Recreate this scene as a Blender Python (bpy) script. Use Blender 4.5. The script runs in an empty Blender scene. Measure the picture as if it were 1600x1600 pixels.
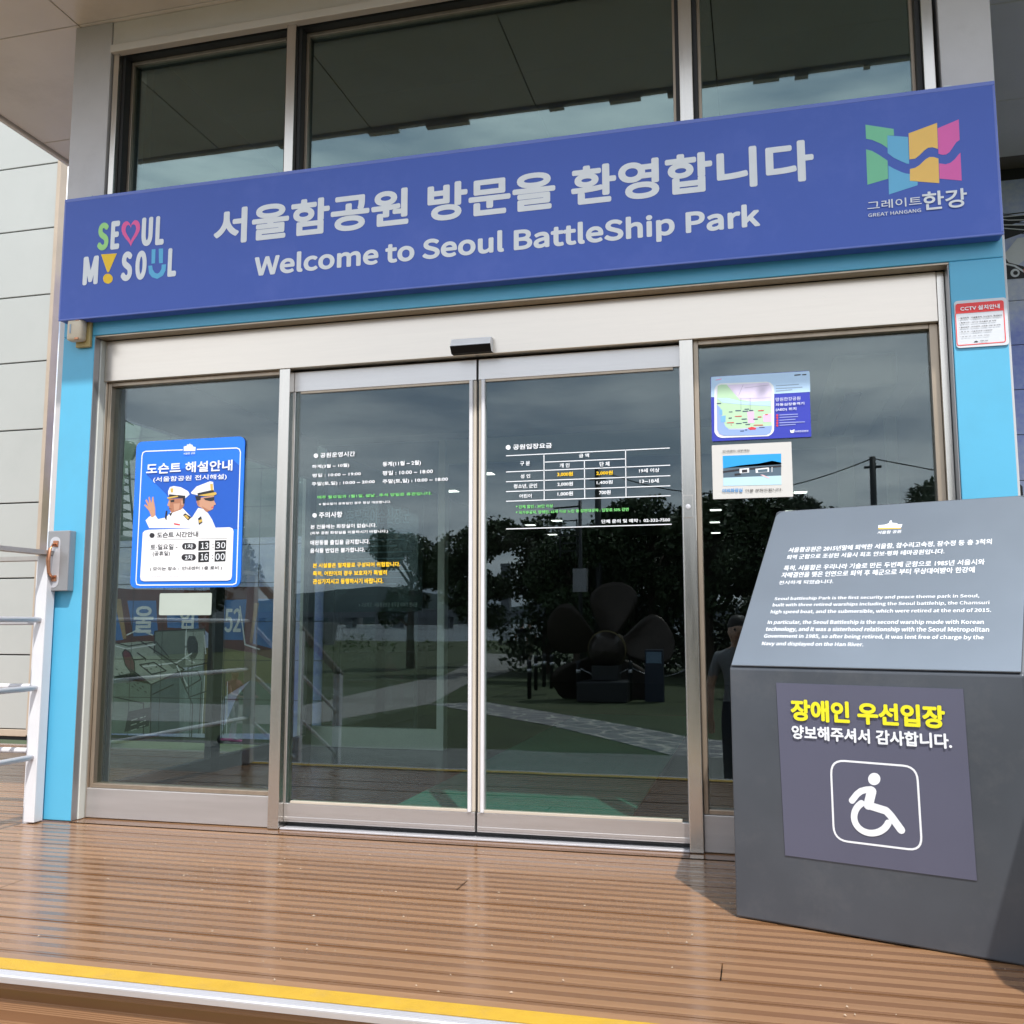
import bpy, bmesh, math, random, os
from mathutils import Vector, Matrix
random.seed(7)
S = bpy.context.scene
COL = S.collection
R = math.radians
# ---------------------------------------------------------------- camera
cam = bpy.data.cameras.new('camera'); cam.lens = 33.7825; cam.sensor_width = 36; cam.clip_start = .05; cam.clip_end = 9000
cam_o = bpy.data.objects.new('camera', cam); COL.objects.link(cam_o); S.camera = cam_o
yaw, pit, rol = -0.2503679, 0.1156230, -0.0009
fw = Vector((math.sin(yaw)*math.cos(pit), math.cos(yaw)*math.cos(pit), math.sin(pit)))
rt = Vector((math.cos(yaw), -math.sin(yaw), 0)); up = rt.cross(fw)
r2 = rt*math.cos(rol)+up*math.sin(rol); u2 = up*math.cos(rol)-rt*math.sin(rol)
cam_o.matrix_world = Matrix(((r2.x,u2.x,-fw.x,.8891885),(r2.y,u2.y,-fw.y,-4.3797921),(r2.z,u2.z,-fw.z,.9978484),(0,0,0,1)))
# ---------------------------------------------------------------- sky and sun
SUN = Vector((.52,-1,1.74)).normalized()
el = math.asin(SUN.z); az = math.atan2(SUN.x, SUN.y)
W = bpy.data.worlds.new('World'); S.world = W; W.use_nodes = True
wn, wl = W.node_tree.nodes, W.node_tree.links
bg = wn['Background']; bg.inputs[1].default_value = .15
sky = wn.new('ShaderNodeTexSky'); sky.sky_type = 'NISHITA'; sky.sun_disc = False; sky.sun_elevation = el; sky.sun_rotation = az; sky.dust_density = 2.0
tc = wn.new('ShaderNodeTexCoord'); mp = wn.new('ShaderNodeMapping'); mp.inputs['Scale'].default_value = (1.2,1.2,5.5)
nz = wn.new('ShaderNodeTexNoise'); nz.inputs['Scale'].default_value = 2.2; nz.inputs['Detail'].default_value = 7; nz.inputs['Roughness'].default_value = .55
rp = wn.new('ShaderNodeValToRGB'); rp.color_ramp.elements[0].position = .32; rp.color_ramp.elements[1].position = .68
cl = wn.new('ShaderNodeValToRGB'); cl.color_ramp.elements[0].position=.36; cl.color_ramp.elements[1].position=.62; cl.color_ramp.elements[0].color = (3.5,4.3,5.5,1); cl.color_ramp.elements[1].color = (11.5,11.7,11.9,1)
mx = wn.new('ShaderNodeMixRGB')
wl.new(tc.outputs['Generated'], mp.inputs[0]); wl.new(mp.outputs[0], nz.inputs['Vector']); wl.new(nz.outputs['Fac'], rp.inputs[0]); wl.new(nz.outputs['Fac'], cl.inputs[0])
fm = wn.new('ShaderNodeMath'); fm.operation = 'MULTIPLY_ADD'; fm.inputs[1].default_value = .2; fm.inputs[2].default_value = .75
wl.new(rp.outputs[0], fm.inputs[0]); wl.new(fm.outputs[0], mx.inputs[0]); wl.new(sky.outputs[0], mx.inputs[1]); wl.new(cl.outputs[0], mx.inputs[2]); wl.new(mx.outputs[0], bg.inputs[0])
sl = bpy.data.lights.new('sun','SUN'); sl.energy = 4.2; sl.angle = R(.6); sl.color = (1,.955,.89)
so = bpy.data.objects.new('sun', sl); COL.objects.link(so); so.rotation_euler = (-SUN).to_track_quat('-Z','Y').to_euler()
S.view_settings.view_transform = 'Standard'; S.view_settings.look = 'None'; S.view_settings.exposure = .25; S.view_settings.gamma = 1
S.render.engine = 'CYCLES'; S.cycles.max_bounces = 12; S.cycles.transparent_max_bounces = 24; S.cycles.glossy_bounces = 6; S.cycles.use_denoising = True
S.cycles.caustics_reflective = False; S.cycles.caustics_refractive = False
# ---------------------------------------------------------------- helpers
def link(o, parent=None):
    COL.objects.link(o)
    if parent: o.parent = parent
    return o
def tag(o, label=None, cat=None, group=None, kind=None):
    if label: o['label'] = label
    if cat: o['category'] = cat
    if group: o['group'] = group
    if kind: o['kind'] = kind
    return o
def thing(name, label, cat, loc=(0,0,0), rz=0, group=None):
    o = bpy.data.objects.new(name, None); o.empty_display_size = .1; link(o); o.location = loc; o.rotation_euler = (0,0,rz)
    return tag(o, label, cat, group)
def copy_tree(o, parent=None):
    c = o.copy(); link(c, parent)
    for ch in list(o.children): copy_tree(ch, c)
    return c
class MB:
    def __init__(s): s.v=[]; s.f=[]; s.m=[]
    def add(s, vs, fs, mi=0):
        n=len(s.v); s.v+=[tuple(v) for v in vs]; s.f+=[tuple(n+i for i in f) for f in fs]; s.m+=[mi]*len(fs); return s
    def box(s, a, b, mi=0):
        x0,y0,z0=a; x1,y1,z1=b
        return s.add([(x0,y0,z0),(x1,y0,z0),(x1,y1,z0),(x0,y1,z0),(x0,y0,z1),(x1,y0,z1),(x1,y1,z1),(x0,y1,z1)],[(3,2,1,0),(4,5,6,7),(0,1,5,4),(1,2,6,5),(2,3,7,6),(3,0,4,7)],mi)
    def cbox(s, a, b, c=.006, mi=0):
        # box with chamfered edges
        bm=bmesh.new(); bmesh.ops.create_cube(bm,size=1)
        for v in bm.verts: v.co=Vector(((a[0]+b[0])/2+v.co.x*(b[0]-a[0]),(a[1]+b[1])/2+v.co.y*(b[1]-a[1]),(a[2]+b[2])/2+v.co.z*(b[2]-a[2])))
        bmesh.ops.bevel(bm,geom=list(bm.edges),offset=c,segments=2,affect='EDGES',profile=.5)
        bm.verts.index_update(); s.add([v.co for v in bm.verts],[[v.index for v in f.verts] for f in bm.faces],mi); bm.free(); return s
    def tube(s, pts, r, n=10, mi=0, cap=True):
        pts=[Vector(p) for p in pts]; rs=r if isinstance(r,(list,tuple)) else [r]*len(pts); rings=[]; vs=[]; fs=[]
        for i,p in enumerate(pts):
            t=(pts[min(i+1,len(pts)-1)]-pts[max(i-1,0)]).normalized(); a=Vector((0,0,1)) if abs(t.z)<.9 else Vector((1,0,0))
            u=t.cross(a).normalized(); w=t.cross(u)
            for k in range(n): an=2*math.pi*k/n; vs.append(p+(u*math.cos(an)+w*math.sin(an))*rs[i])
        for i in range(len(pts)-1):
            for k in range(n): fs.append((i*n+k,i*n+(k+1)%n,(i+1)*n+(k+1)%n,(i+1)*n+k))
        if cap: fs+= [tuple(range(n))[::-1], tuple((len(pts)-1)*n+k for k in range(n))]
        return s.add(vs,fs,mi)
    def prism(s, poly, O, U, V, N, d0, d1, mi=0):
        O,U,V,N=map(Vector,(O,U,V,N)); n=len(poly)
        vs=[O+U*a+V*b+N*d0 for a,b in poly]+[O+U*a+V*b+N*d1 for a,b in poly]
        return s.add(vs,[tuple(range(n))[::-1],tuple(range(n,2*n))]+[(i,(i+1)%n,n+(i+1)%n,n+i) for i in range(n)],mi)
    def lathe(s, prof, c=(0,0,0), n=20, mi=0):
        vs=[]; fs=[]; m=len(prof)
        for r,z in prof:
            for k in range(n): an=2*math.pi*k/n; vs.append((c[0]+r*math.cos(an),c[1]+r*math.sin(an),c[2]+z))
        for i in range(m-1):
            for k in range(n): fs.append((i*n+k,i*n+(k+1)%n,(i+1)*n+(k+1)%n,(i+1)*n+k))
        fs+=[tuple(range(n))[::-1],tuple((m-1)*n+k for k in range(n))]
        return s.add(vs,fs,mi)
    def build(s, name, mats, parent=None, smooth=False):
        me=bpy.data.meshes.new(name); me.from_pydata(s.v,[],s.f); me.validate()
        if not isinstance(mats,(list,tuple)): mats=[mats]
        for m in mats: me.materials.append(m)
        if len(mats)>1: me.polygons.foreach_set('material_index',s.m[:len(me.polygons)])
        bm=bmesh.new(); bm.from_mesh(me); bmesh.ops.recalc_face_normals(bm,faces=bm.faces); bm.to_mesh(me); bm.free()
        if smooth:
            me.polygons.foreach_set('use_smooth',[True]*len(me.polygons))
        o=bpy.data.objects.new(name,me); return link(o,parent)
def rrect(x0,y0,x1,y1,r,n=6):
    out=[]
    for cx,cy,a0 in ((x1-r,y1-r,0),(x0+r,y1-r,90),(x0+r,y0+r,180),(x1-r,y0+r,270)):
        for k in range(n+1): a=R(a0+90*k/n); out.append((cx+r*math.cos(a),cy+r*math.sin(a)))
    return out
# ---------------------------------------------------------------- materials
def s2l(c): return tuple((x/12.92 if x<=.04045 else ((x+.055)/1.055)**2.4) for x in (k/255 for k in c))
def mat(name, col, rough=.5, metal=0, var=.12, scale=6, bump=0, bscale=60, coat=0, stretch=(1,1,1), spec=.5, rvar=0, dirt=None, dirt_scale=2.5, dirt_amt=.5):
    m=bpy.data.materials.new(name); m.use_nodes=True; nt=m.node_tree; n,l=nt.nodes,nt.links; b=n['Principled BSDF']
    b.inputs['Roughness'].default_value=rough; b.inputs['Metallic'].default_value=metal; b.inputs['Specular IOR Level'].default_value=spec; b.inputs['Coat Weight'].default_value=coat; b.inputs['Coat Roughness'].default_value=.08
    t=n.new('ShaderNodeTexCoord'); mpn=n.new('ShaderNodeMapping'); mpn.inputs['Scale'].default_value=stretch; l.new(t.outputs['Object'],mpn.inputs[0])
    no=n.new('ShaderNodeTexNoise'); no.inputs['Scale'].default_value=scale; no.inputs['Detail'].default_value=6; no.inputs['Roughness'].default_value=.6; l.new(mpn.outputs[0],no.inputs['Vector'])
    mr=n.new('ShaderNodeMapRange'); mr.inputs[1].default_value=.25; mr.inputs[2].default_value=.75; mr.inputs[3].default_value=1-var; mr.inputs[4].default_value=1+var; l.new(no.outputs['Fac'],mr.inputs[0])
    mu=n.new('ShaderNodeMixRGB'); mu.blend_type='MULTIPLY'; mu.inputs[0].default_value=1; mu.inputs[1].default_value=(*col,1); l.new(mr.outputs[0],mu.inputs[2])
    last=mu.outputs[0]
    if dirt:
        d=n.new('ShaderNodeTexNoise'); d.inputs['Scale'].default_value=dirt_scale; d.inputs['Detail'].default_value=9; d.inputs['Roughness'].default_value=.7; l.new(mpn.outputs[0],d.inputs['Vector'])
        dr=n.new('ShaderNodeMapRange'); dr.inputs[1].default_value=.52; dr.inputs[2].default_value=.75; dr.inputs[3].default_value=0; dr.inputs[4].default_value=dirt_amt; l.new(d.outputs['Fac'],dr.inputs[0])
        dm=n.new('ShaderNodeMixRGB'); dm.inputs[2].default_value=(*dirt,1); l.new(dr.outputs[0],dm.inputs[0]); l.new(last,dm.inputs[1]); last=dm.outputs[0]
    l.new(last,b.inputs['Base Color'])
    if rvar:
        r=n.new('ShaderNodeMapRange'); r.inputs[3].default_value=max(.02,rough-rvar); r.inputs[4].default_value=rough+rvar; l.new(no.outputs['Fac'],r.inputs[0]); l.new(r.outputs[0],b.inputs['Roughness'])
    if bump:
        bn=n.new('ShaderNodeTexNoise'); bn.inputs['Scale'].default_value=bscale; bn.inputs['Detail'].default_value=4; l.new(mpn.outputs[0],bn.inputs['Vector'])
        bp=n.new('ShaderNodeBump'); bp.inputs['Strength'].default_value=bump; bp.inputs['Distance'].default_value=.004; l.new(bn.outputs['Fac'],bp.inputs['Height']); l.new(bp.outputs[0],b.inputs['Normal'])
    return m
def glassmat(name, tint, ior=1.55, rough=0.0, boost=1.0, base=0.0, gcol=(.84,.94,1)):
    m=bpy.data.materials.new(name); m.use_nodes=True; n,l=m.node_tree.nodes,m.node_tree.links; n.clear()
    o=n.new('ShaderNodeOutputMaterial'); tr=n.new('ShaderNodeBsdfTransparent'); tr.inputs[0].default_value=(*tint,1); g=n.new('ShaderNodeBsdfGlossy'); g.inputs['Roughness'].default_value=rough; g.inputs[0].default_value=(*gcol,1)
    fr=n.new('ShaderNodeFresnel'); fr.inputs[0].default_value=ior; ma=n.new('ShaderNodeMath'); ma.operation='MULTIPLY_ADD'; ma.inputs[1].default_value=boost; ma.inputs[2].default_value=base; ma.use_clamp=True
    mi=n.new('ShaderNodeMixShader'); gm=n.new('ShaderNodeNewGeometry'); mr=n.new('ShaderNodeMapRange'); mr.inputs[3].default_value=ior; mr.inputs[4].default_value=1/ior; l.new(gm.outputs['Backfacing'],mr.inputs[0]); l.new(mr.outputs[0],fr.inputs[0])
    l.new(fr.outputs[0],ma.inputs[0]); l.new(ma.outputs[0],mi.inputs[0]); l.new(tr.outputs[0],mi.inputs[1]); l.new(g.outputs[0],mi.inputs[2]); l.new(mi.outputs[0],o.inputs[0])
    # faint waviness of toughened panes
    t=n.new('ShaderNodeTexCoord'); no=n.new('ShaderNodeTexNoise'); no.inputs['Scale'].default_value=1.6; no.inputs['Detail'].default_value=1; bp=n.new('ShaderNodeBump'); bp.inputs['Strength'].default_value=.06; bp.inputs['Distance'].default_value=.01
    l.new(t.outputs['Object'],no.inputs['Vector']); l.new(no.outputs['Fac'],bp.inputs['Height']); l.new(bp.outputs[0],g.inputs['Normal'])
    return m
M={}
M['steel']=mat('brushed steel',(.63,.60,.555),.24,1,.05,40,.05,220,stretch=(1,1,.06),rvar=.06,dirt=(.42,.36,.29),dirt_scale=1.6,dirt_amt=.3)
M['steel_h']=mat('brushed header steel',(.665,.605,.535),.3,1,.05,30,.04,220,stretch=(.06,1,1),rvar=.06,dirt=(.50,.43,.36),dirt_scale=2.2,dirt_amt=.4)
M['kick']=mat('kick plate steel',(.50,.485,.485),.42,.65,.07,30,.05,220,stretch=(.05,1,1),rvar=.08,dirt=(.33,.28,.23),dirt_scale=3,dirt_amt=.4)
M['bronze_trim']=mat('weathered trim',(.40,.33,.26),.38,.75,.12,20,stretch=(1,1,.2))
M['dark_trim']=mat('dark gasket',(.016,.016,.017),.5,0,.1)
M['black']=mat('black plastic',(.012,.012,.013),.35,0,.05)
M['cladding']=mat('grey composite cladding',(.56,.535,.54),.42,.15,.05,5,dirt=(.22,.2,.19),dirt_scale=2.2,dirt_amt=.22)
M['soffit']=mat('soffit composite panel',(.72,.67,.63),.45,.1,.04,3,dirt=(.3,.26,.23),dirt_scale=1.4,dirt_amt=.25)
M['cyan']=mat('cyan cladding film',(.090,.415,.645),.38,0,.03,4,coat=.1,dirt=(.08,.31,.47),dirt_scale=1.3,dirt_amt=.35)
M['sign']=mat('blue sign face',(.050,.112,.50),.45,0,.05,1.4,dirt=(.10,.16,.58),dirt_scale=2.2,dirt_amt=.5)
M['pale']=mat('pale wall panel',(.43,.45,.44),.5,0,.03,2,dirt=(.33,.36,.35),dirt_scale=1.2,dirt_amt=.3)
M['beige']=mat('beige edge trim',(.47,.39,.31),.5,.1,.08,5)
M['white_paint']=mat('white rail paint',(.66,.67,.71),.4,0,.04,8)
M['rail_grey']=mat('weathered handrail cap',(.40,.38,.36),.42,.4,.1,10)
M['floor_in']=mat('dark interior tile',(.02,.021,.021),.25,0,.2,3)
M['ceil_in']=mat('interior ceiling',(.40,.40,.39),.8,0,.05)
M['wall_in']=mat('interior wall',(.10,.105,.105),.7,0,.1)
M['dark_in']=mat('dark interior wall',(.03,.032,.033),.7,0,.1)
M['mat_green']=mat('green carpet',(.012,.16,.115),.95,0,.15,40,.3,300)
M['white_frame']=mat('interior white frame',(.62,.65,.62),.5,0,.05)
M['pedestal']=mat('dark steel plate',(.082,.093,.112),.42,.35,.16,2.2,.03,90,rvar=.12,dirt=(.17,.175,.185),dirt_scale=3,dirt_amt=.4)
M['plaque']=mat('anodised plaque',(.25,.30,.365),.34,.55,.03,3,rvar=.05)
M['notice']=mat('notice print',(.092,.095,.145),.5,0,.04,5)
M['bonewhite']=mat('yellowed plastic',(.62,.54,.42),.45,0,.06,9)
M['oldyellow']=mat('aged plastic back',(.42,.33,.14),.5,0,.1,9)
M['copper']=mat('worn copper',(.50,.24,.14),.35,.9,.25,25,rvar=.15)
M['box_grey']=mat('grey metal box',(.33,.33,.345),.36,.5,.06,8)
M['chrome']=mat('silver sensor cover',(.90,.90,.92),.3,.15,.03)
M['rail']=mat('satin door rail',(.62,.605,.60),.36,.85,.05,30,.04,220,stretch=(.06,1,1),rvar=.06,dirt=(.40,.36,.33),dirt_scale=2.5,dirt_amt=.3)
M['alu']=mat('aluminium nosing',(.60,.60,.64),.45,.5,.06,20,stretch=(.1,1,1))
M['nose_yellow']=mat('yellow tread insert',(.47,.29,.025),.7,0,.1,14,.4,200,dirt=(.35,.23,.08),dirt_scale=9,dirt_amt=.55)
M['skin']=mat('skin',(.50,.31,.22),.5,0,.06,10)
M['hair']=mat('hair',(.02,.016,.014),.6,0,.2,30)
M['grass']=mat('lawn',(.035,.052,.014),.9,0,.35,.9,.6,30,dirt=(.06,.058,.022),dirt_scale=.6,dirt_amt=.6)
M['bark']=mat('bark',(.07,.05,.035),.9,0,.3,12,.5,40)
M['water']=mat('river water',(.10,.12,.125),.12,0,.1,.05,.03,.6)
M['bronze']=mat('tarnished propeller bronze',(.045,.034,.028),.4,.6,.3,4,.1,40)
M['concrete']=mat('concrete',(.22,.215,.20),.85,0,.15,3,.2,60)
M['dark_metal']=mat('dark painted metal',(.03,.032,.036),.4,.3,.1)
M['hill']=mat('far hill',(.045,.065,.07),1,0,.2,.01)
M['block']=mat('far tower block',(.16,.17,.19),.8,0,.2,.02)
M['hull']=mat('warship grey',(.20,.215,.23),.6,0,.1,.4)
def leafmat(nm,c1,c2):
    m=bpy.data.materials.new(nm); m.use_nodes=True; n,l=m.node_tree.nodes,m.node_tree.links; b=n['Principled BSDF']; b.inputs['Roughness'].default_value=.6
    g=n.new('ShaderNodeNewGeometry'); r=n.new('ShaderNodeValToRGB'); r.color_ramp.elements[0].color=(*c1,1); r.color_ramp.elements[1].color=(*c2,1); l.new(g.outputs['Random Per Island'],r.inputs[0]); l.new(r.outputs[0],b.inputs['Base Color'])
    return m
M['leaf']=leafmat('leaves',(.02,.04,.012),(.05,.085,.025)); M['needle']=leafmat('pine needles',(.015,.035,.014),(.04,.07,.025)); M['reed']=leafmat('bank plants',(.045,.085,.02),(.12,.17,.05))
# composite deck boards: alternating ribbed and smooth bands along the board
def deckmat():
    m=bpy.data.materials.new('grooved composite deck'); m.use_nodes=True; n,l=m.node_tree.nodes,m.node_tree.links; b=n['Principled BSDF']
    t=n.new('ShaderNodeTexCoord'); sx=n.new('ShaderNodeSeparateXYZ'); l.new(t.outputs['UV'],sx.inputs[0])
    def math_(op,a,bv=None,c=None):
        k=n.new('ShaderNodeMath'); k.operation=op
        for i,q in enumerate((a,bv,c)):
            if q is None: continue
            if isinstance(q,(int,float)): k.inputs[i].default_value=q
            else: l.new(q,k.inputs[i])
        return k.outputs[0]
    v=sx.outputs[1]                                   # metres across the board
    fr=math_('FRACT',math_('DIVIDE',v,.07))
    band=math_('LESS_THAN',math_('ABSOLUTE',math_('SUBTRACT',fr,.5)),.27)
    rib=math_('SINE',math_('MULTIPLY',v,2*math.pi/.0066))
    ribm=math_('MULTIPLY',math_('MULTIPLY_ADD',rib,.5,.5),band)
    no=n.new('ShaderNodeTexNoise'); no.inputs['Scale'].default_value=3; no.inputs['Detail'].default_value=7; mpn=n.new('ShaderNodeMapping'); mpn.inputs['Scale'].default_value=(.25,4,1); l.new(t.outputs['UV'],mpn.inputs[0]); l.new(mpn.outputs[0],no.inputs['Vector'])
    cr=n.new('ShaderNodeValToRGB'); cr.color_ramp.elements[0].position=.3; cr.color_ramp.elements[0].color=(.235,.126,.064,1); cr.color_ramp.elements[1].position=.75; cr.color_ramp.elements[1].color=(.335,.188,.098,1); l.new(no.outputs['Fac'],cr.inputs[0])
    mu=n.new('ShaderNodeMixRGB'); mu.blend_type='MULTIPLY'; mu.inputs[2].default_value=(.66,.60,.55,1); l.new(math_('SUBTRACT',1,band),mu.inputs[0]); l.new(cr.outputs[0],mu.inputs[1])
    # pale dust and scuffs
    d=n.new('ShaderNodeTexNoise'); d.inputs['Scale'].default_value=26; d.inputs['Detail'].default_value=8; d.inputs['Roughness'].default_value=.75; l.new(t.outputs['Object'],d.inputs['Vector'])
    dr=n.new('ShaderNodeMapRange'); dr.inputs[1].default_value=.66; dr.inputs[2].default_value=.78; dr.inputs[4].default_value=.45; l.new(d.outputs['Fac'],dr.inputs[0])
    dm=n.new('ShaderNodeMixRGB'); dm.inputs[2].default_value=(.45,.35,.27,1); l.new(dr.outputs[0],dm.inputs[0]); l.new(mu.outputs[0],dm.inputs[1])
    l.new(dm.outputs[0],b.inputs['Base Color'])
    rr=n.new('ShaderNodeMapRange'); rr.inputs[3].default_value=.10; rr.inputs[4].default_value=.26; l.new(no.outputs['Fac'],rr.inputs[0]); l.new(math_('MULTIPLY_ADD',band,.14,rr.outputs[0]),b.inputs['Roughness']); b.inputs['Coat Weight'].default_value=.25; b.inputs['Coat Roughness'].default_value=.17
    bp=n.new('ShaderNodeBump'); bp.inputs['Strength'].default_value=.35; bp.inputs['Distance'].default_value=.0015; l.new(ribm,bp.inputs['Height']); l.new(bp.outputs[0],b.inputs['Normal'])
    return m
M['deck']=deckmat()
def pavermat(nm,c,mortar,w,h,sc=1):
    m=bpy.data.materials.new(nm); m.use_nodes=True; n,l=m.node_tree.nodes,m.node_tree.links; b=n['Principled BSDF']; b.inputs['Roughness'].default_value=.8
    t=n.new('ShaderNodeTexCoord'); k=n.new('ShaderNodeTexBrick'); k.inputs['Color1'].default_value=(*c,1); k.inputs['Color2'].default_value=tuple(x*.82 for x in c)+(1,); k.inputs['Mortar'].default_value=(*mortar,1); k.inputs['Scale'].default_value=1; k.inputs['Brick Width'].default_value=w; k.inputs['Row Height'].default_value=h; k.inputs['Mortar Size'].default_value=.008
    l.new(t.outputs['Object'],k.inputs['Vector']); l.new(k.outputs['Color'],b.inputs['Base Color']); return m
M['paver']=pavermat('grey pavers',(.16,.165,.155),(.06,.06,.055),.4,.2)
M['tactile']=mat('ochre tactile blocks',(.42,.25,.07),.8,0,.15,6)
def stonemat():
    m=bpy.data.materials.new('flagstones'); m.use_nodes=True; n,l=m.node_tree.nodes,m.node_tree.links; b=n['Principled BSDF']; b.inputs['Roughness'].default_value=.75
    t=n.new('ShaderNodeTexCoord'); k=n.new('ShaderNodeTexVoronoi'); k.feature='DISTANCE_TO_EDGE'; k.inputs['Scale'].default_value=2.1; l.new(t.outputs['Object'],k.inputs['Vector'])
    c=n.new('ShaderNodeValToRGB'); c.color_ramp.elements[0].position=.03; c.color_ramp.elements[0].color=(.42,.41,.37,1); c.color_ramp.elements[1].position=.07; c.color_ramp.elements[1].color=(.16,.16,.17,1); l.new(k.outputs['Distance'],c.inputs[0]); l.new(c.outputs[0],b.inputs['Base Color']); return m
M['flag']=stonemat()
def muralmat():
    m=bpy.data.materials.new('painted mural tiles'); m.use_nodes=True; n,l=m.node_tree.nodes,m.node_tree.links; b=n['Principled BSDF']; b.inputs['Roughness'].default_value=.3
    t=n.new('ShaderNodeTexCoord'); no=n.new('ShaderNodeTexNoise'); no.inputs['Scale'].default_value=1.1; no.inputs['Detail'].default_value=8; l.new(t.outputs['Object'],no.inputs['Vector'])
    c=n.new('ShaderNodeValToRGB'); e=c.color_ramp.elements; e[0].position=.33; e[0].color=(.20,.28,.84,1); e[1].position=.68; e[1].color=(.66,.71,.85,1); x=e.new(.5); x.color=(.48,.56,.92,1); l.new(no.outputs['Fac'],c.inputs[0])
    n2=n.new('ShaderNodeTexNoise'); n2.inputs['Scale'].default_value=28; n2.inputs['Detail'].default_value=5; l.new(t.outputs['Object'],n2.inputs['Vector'])
    mm=n.new('ShaderNodeMixRGB'); mm.blend_type='OVERLAY'; mm.inputs[0].default_value=.45; l.new(c.outputs[0],mm.inputs[1]); l.new(n2.outputs['Fac'],mm.inputs[2]); l.new(mm.outputs[0],b.inputs['Base Color']); return m
M['mural']=muralmat()
M['mural_pale']=mat('pale mural ground',(.36,.40,.36),.35,0,.3,2.5)
INK={}
for k,c,w in [('w',(232,236,242),0),('y',(250,205,30),0),('g',(120,208,118),0),('g2',(120,200,160),0),('c',(95,185,232),0),('c2',(105,185,228),0),('y2',(248,200,105),0),('k',(238,95,165),0),('k2',(228,100,180),0),('dk',(40,38,44),0),('B2',(28,88,190),0),('W',(235,235,238),0),('W2',(222,226,238),0),('skin',(196,148,122),0),('skin2',(172,118,92),0),('gold',(206,172,84),0),('red',(214,60,75),0),('blk',(28,28,32),0),('lg',(196,196,204),0),('lb',(186,216,246),0),('lb2',(150,160,220),0),('lav',(222,212,238),0),('gr',(184,218,184),0),('sky',(146,172,224),0),('sky2',(120,180,226),0),('pk',(226,190,226),0),('pk2',(232,150,190),0),('pk3',(240,200,205),0),('nv',(60,75,110),0),('gy',(150,172,196),0),('bl',(60,140,205),0),('psky',(38,158,226),0),('pfar',(84,104,120),0),('pgnd',(186,220,236),0),('rd',(228,62,64),0),
    ('m_red',(96,42,38),0),('m_blue',(70,120,190),0),('m_tan',(170,140,100),0),('m_pale',(172,180,172),0),('m_green',(112,128,118),0),('m_dgreen',(80,96,104),0),('m_grey',(112,122,116),0),('m_dk',(28,30,36),0),('m_maroon',(110,45,60),0),('m_grn2',(118,136,138),0),('m_olive',(120,115,70),0)]:
    INK[k]=mat('ink '+k,s2l(c),.45,0,.03 if not k.startswith('m_') else .25,12 if not k.startswith('m_') else 5)
INK['orange']=mat('orange ink',s2l((214,110,60)),.4,0,.1)
M['bonewhite2']=mat('cream seal',(.52,.47,.40),.5,0,.04)
INK['g3']=mat('light green ink',s2l((165,224,140)),.45,0,.03)
INK['y3']=mat('signal yellow ink',(.80,.75,.02),.45,0,.03)
# ---------------------------------------------------------------- lettering
FONT=None
try: FONT=bpy.data.fonts.load(os.path.join(bpy.utils.system_resource('DATAFILES'),'fonts','Noto Sans CJK Regular.woff2'))
except Exception: FONT=None
_tc={}
def glyphs(s, latin, res=2):
    k=(s,latin,res)
    if k in _tc: return _tc[k]
    c=bpy.data.curves.new('lettering','FONT'); c.body=s; c.size=1; c.resolution_u=res
    if latin and FONT: c.font=FONT
    o=bpy.data.objects.new('lettering',c); COL.objects.link(o); bpy.context.view_layer.update()
    me=bpy.data.meshes.new_from_object(o.evaluated_get(bpy.context.evaluated_depsgraph_get()))
    vs=[(v.co.x,v.co.y) for v in me.vertices]; fs=[tuple(p.vertices) for p in me.polygons]
    bpy.data.objects.remove(o); bpy.data.curves.remove(c); bpy.data.meshes.remove(me)
    _tc[k]=(vs,fs); return _tc[k]
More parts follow.
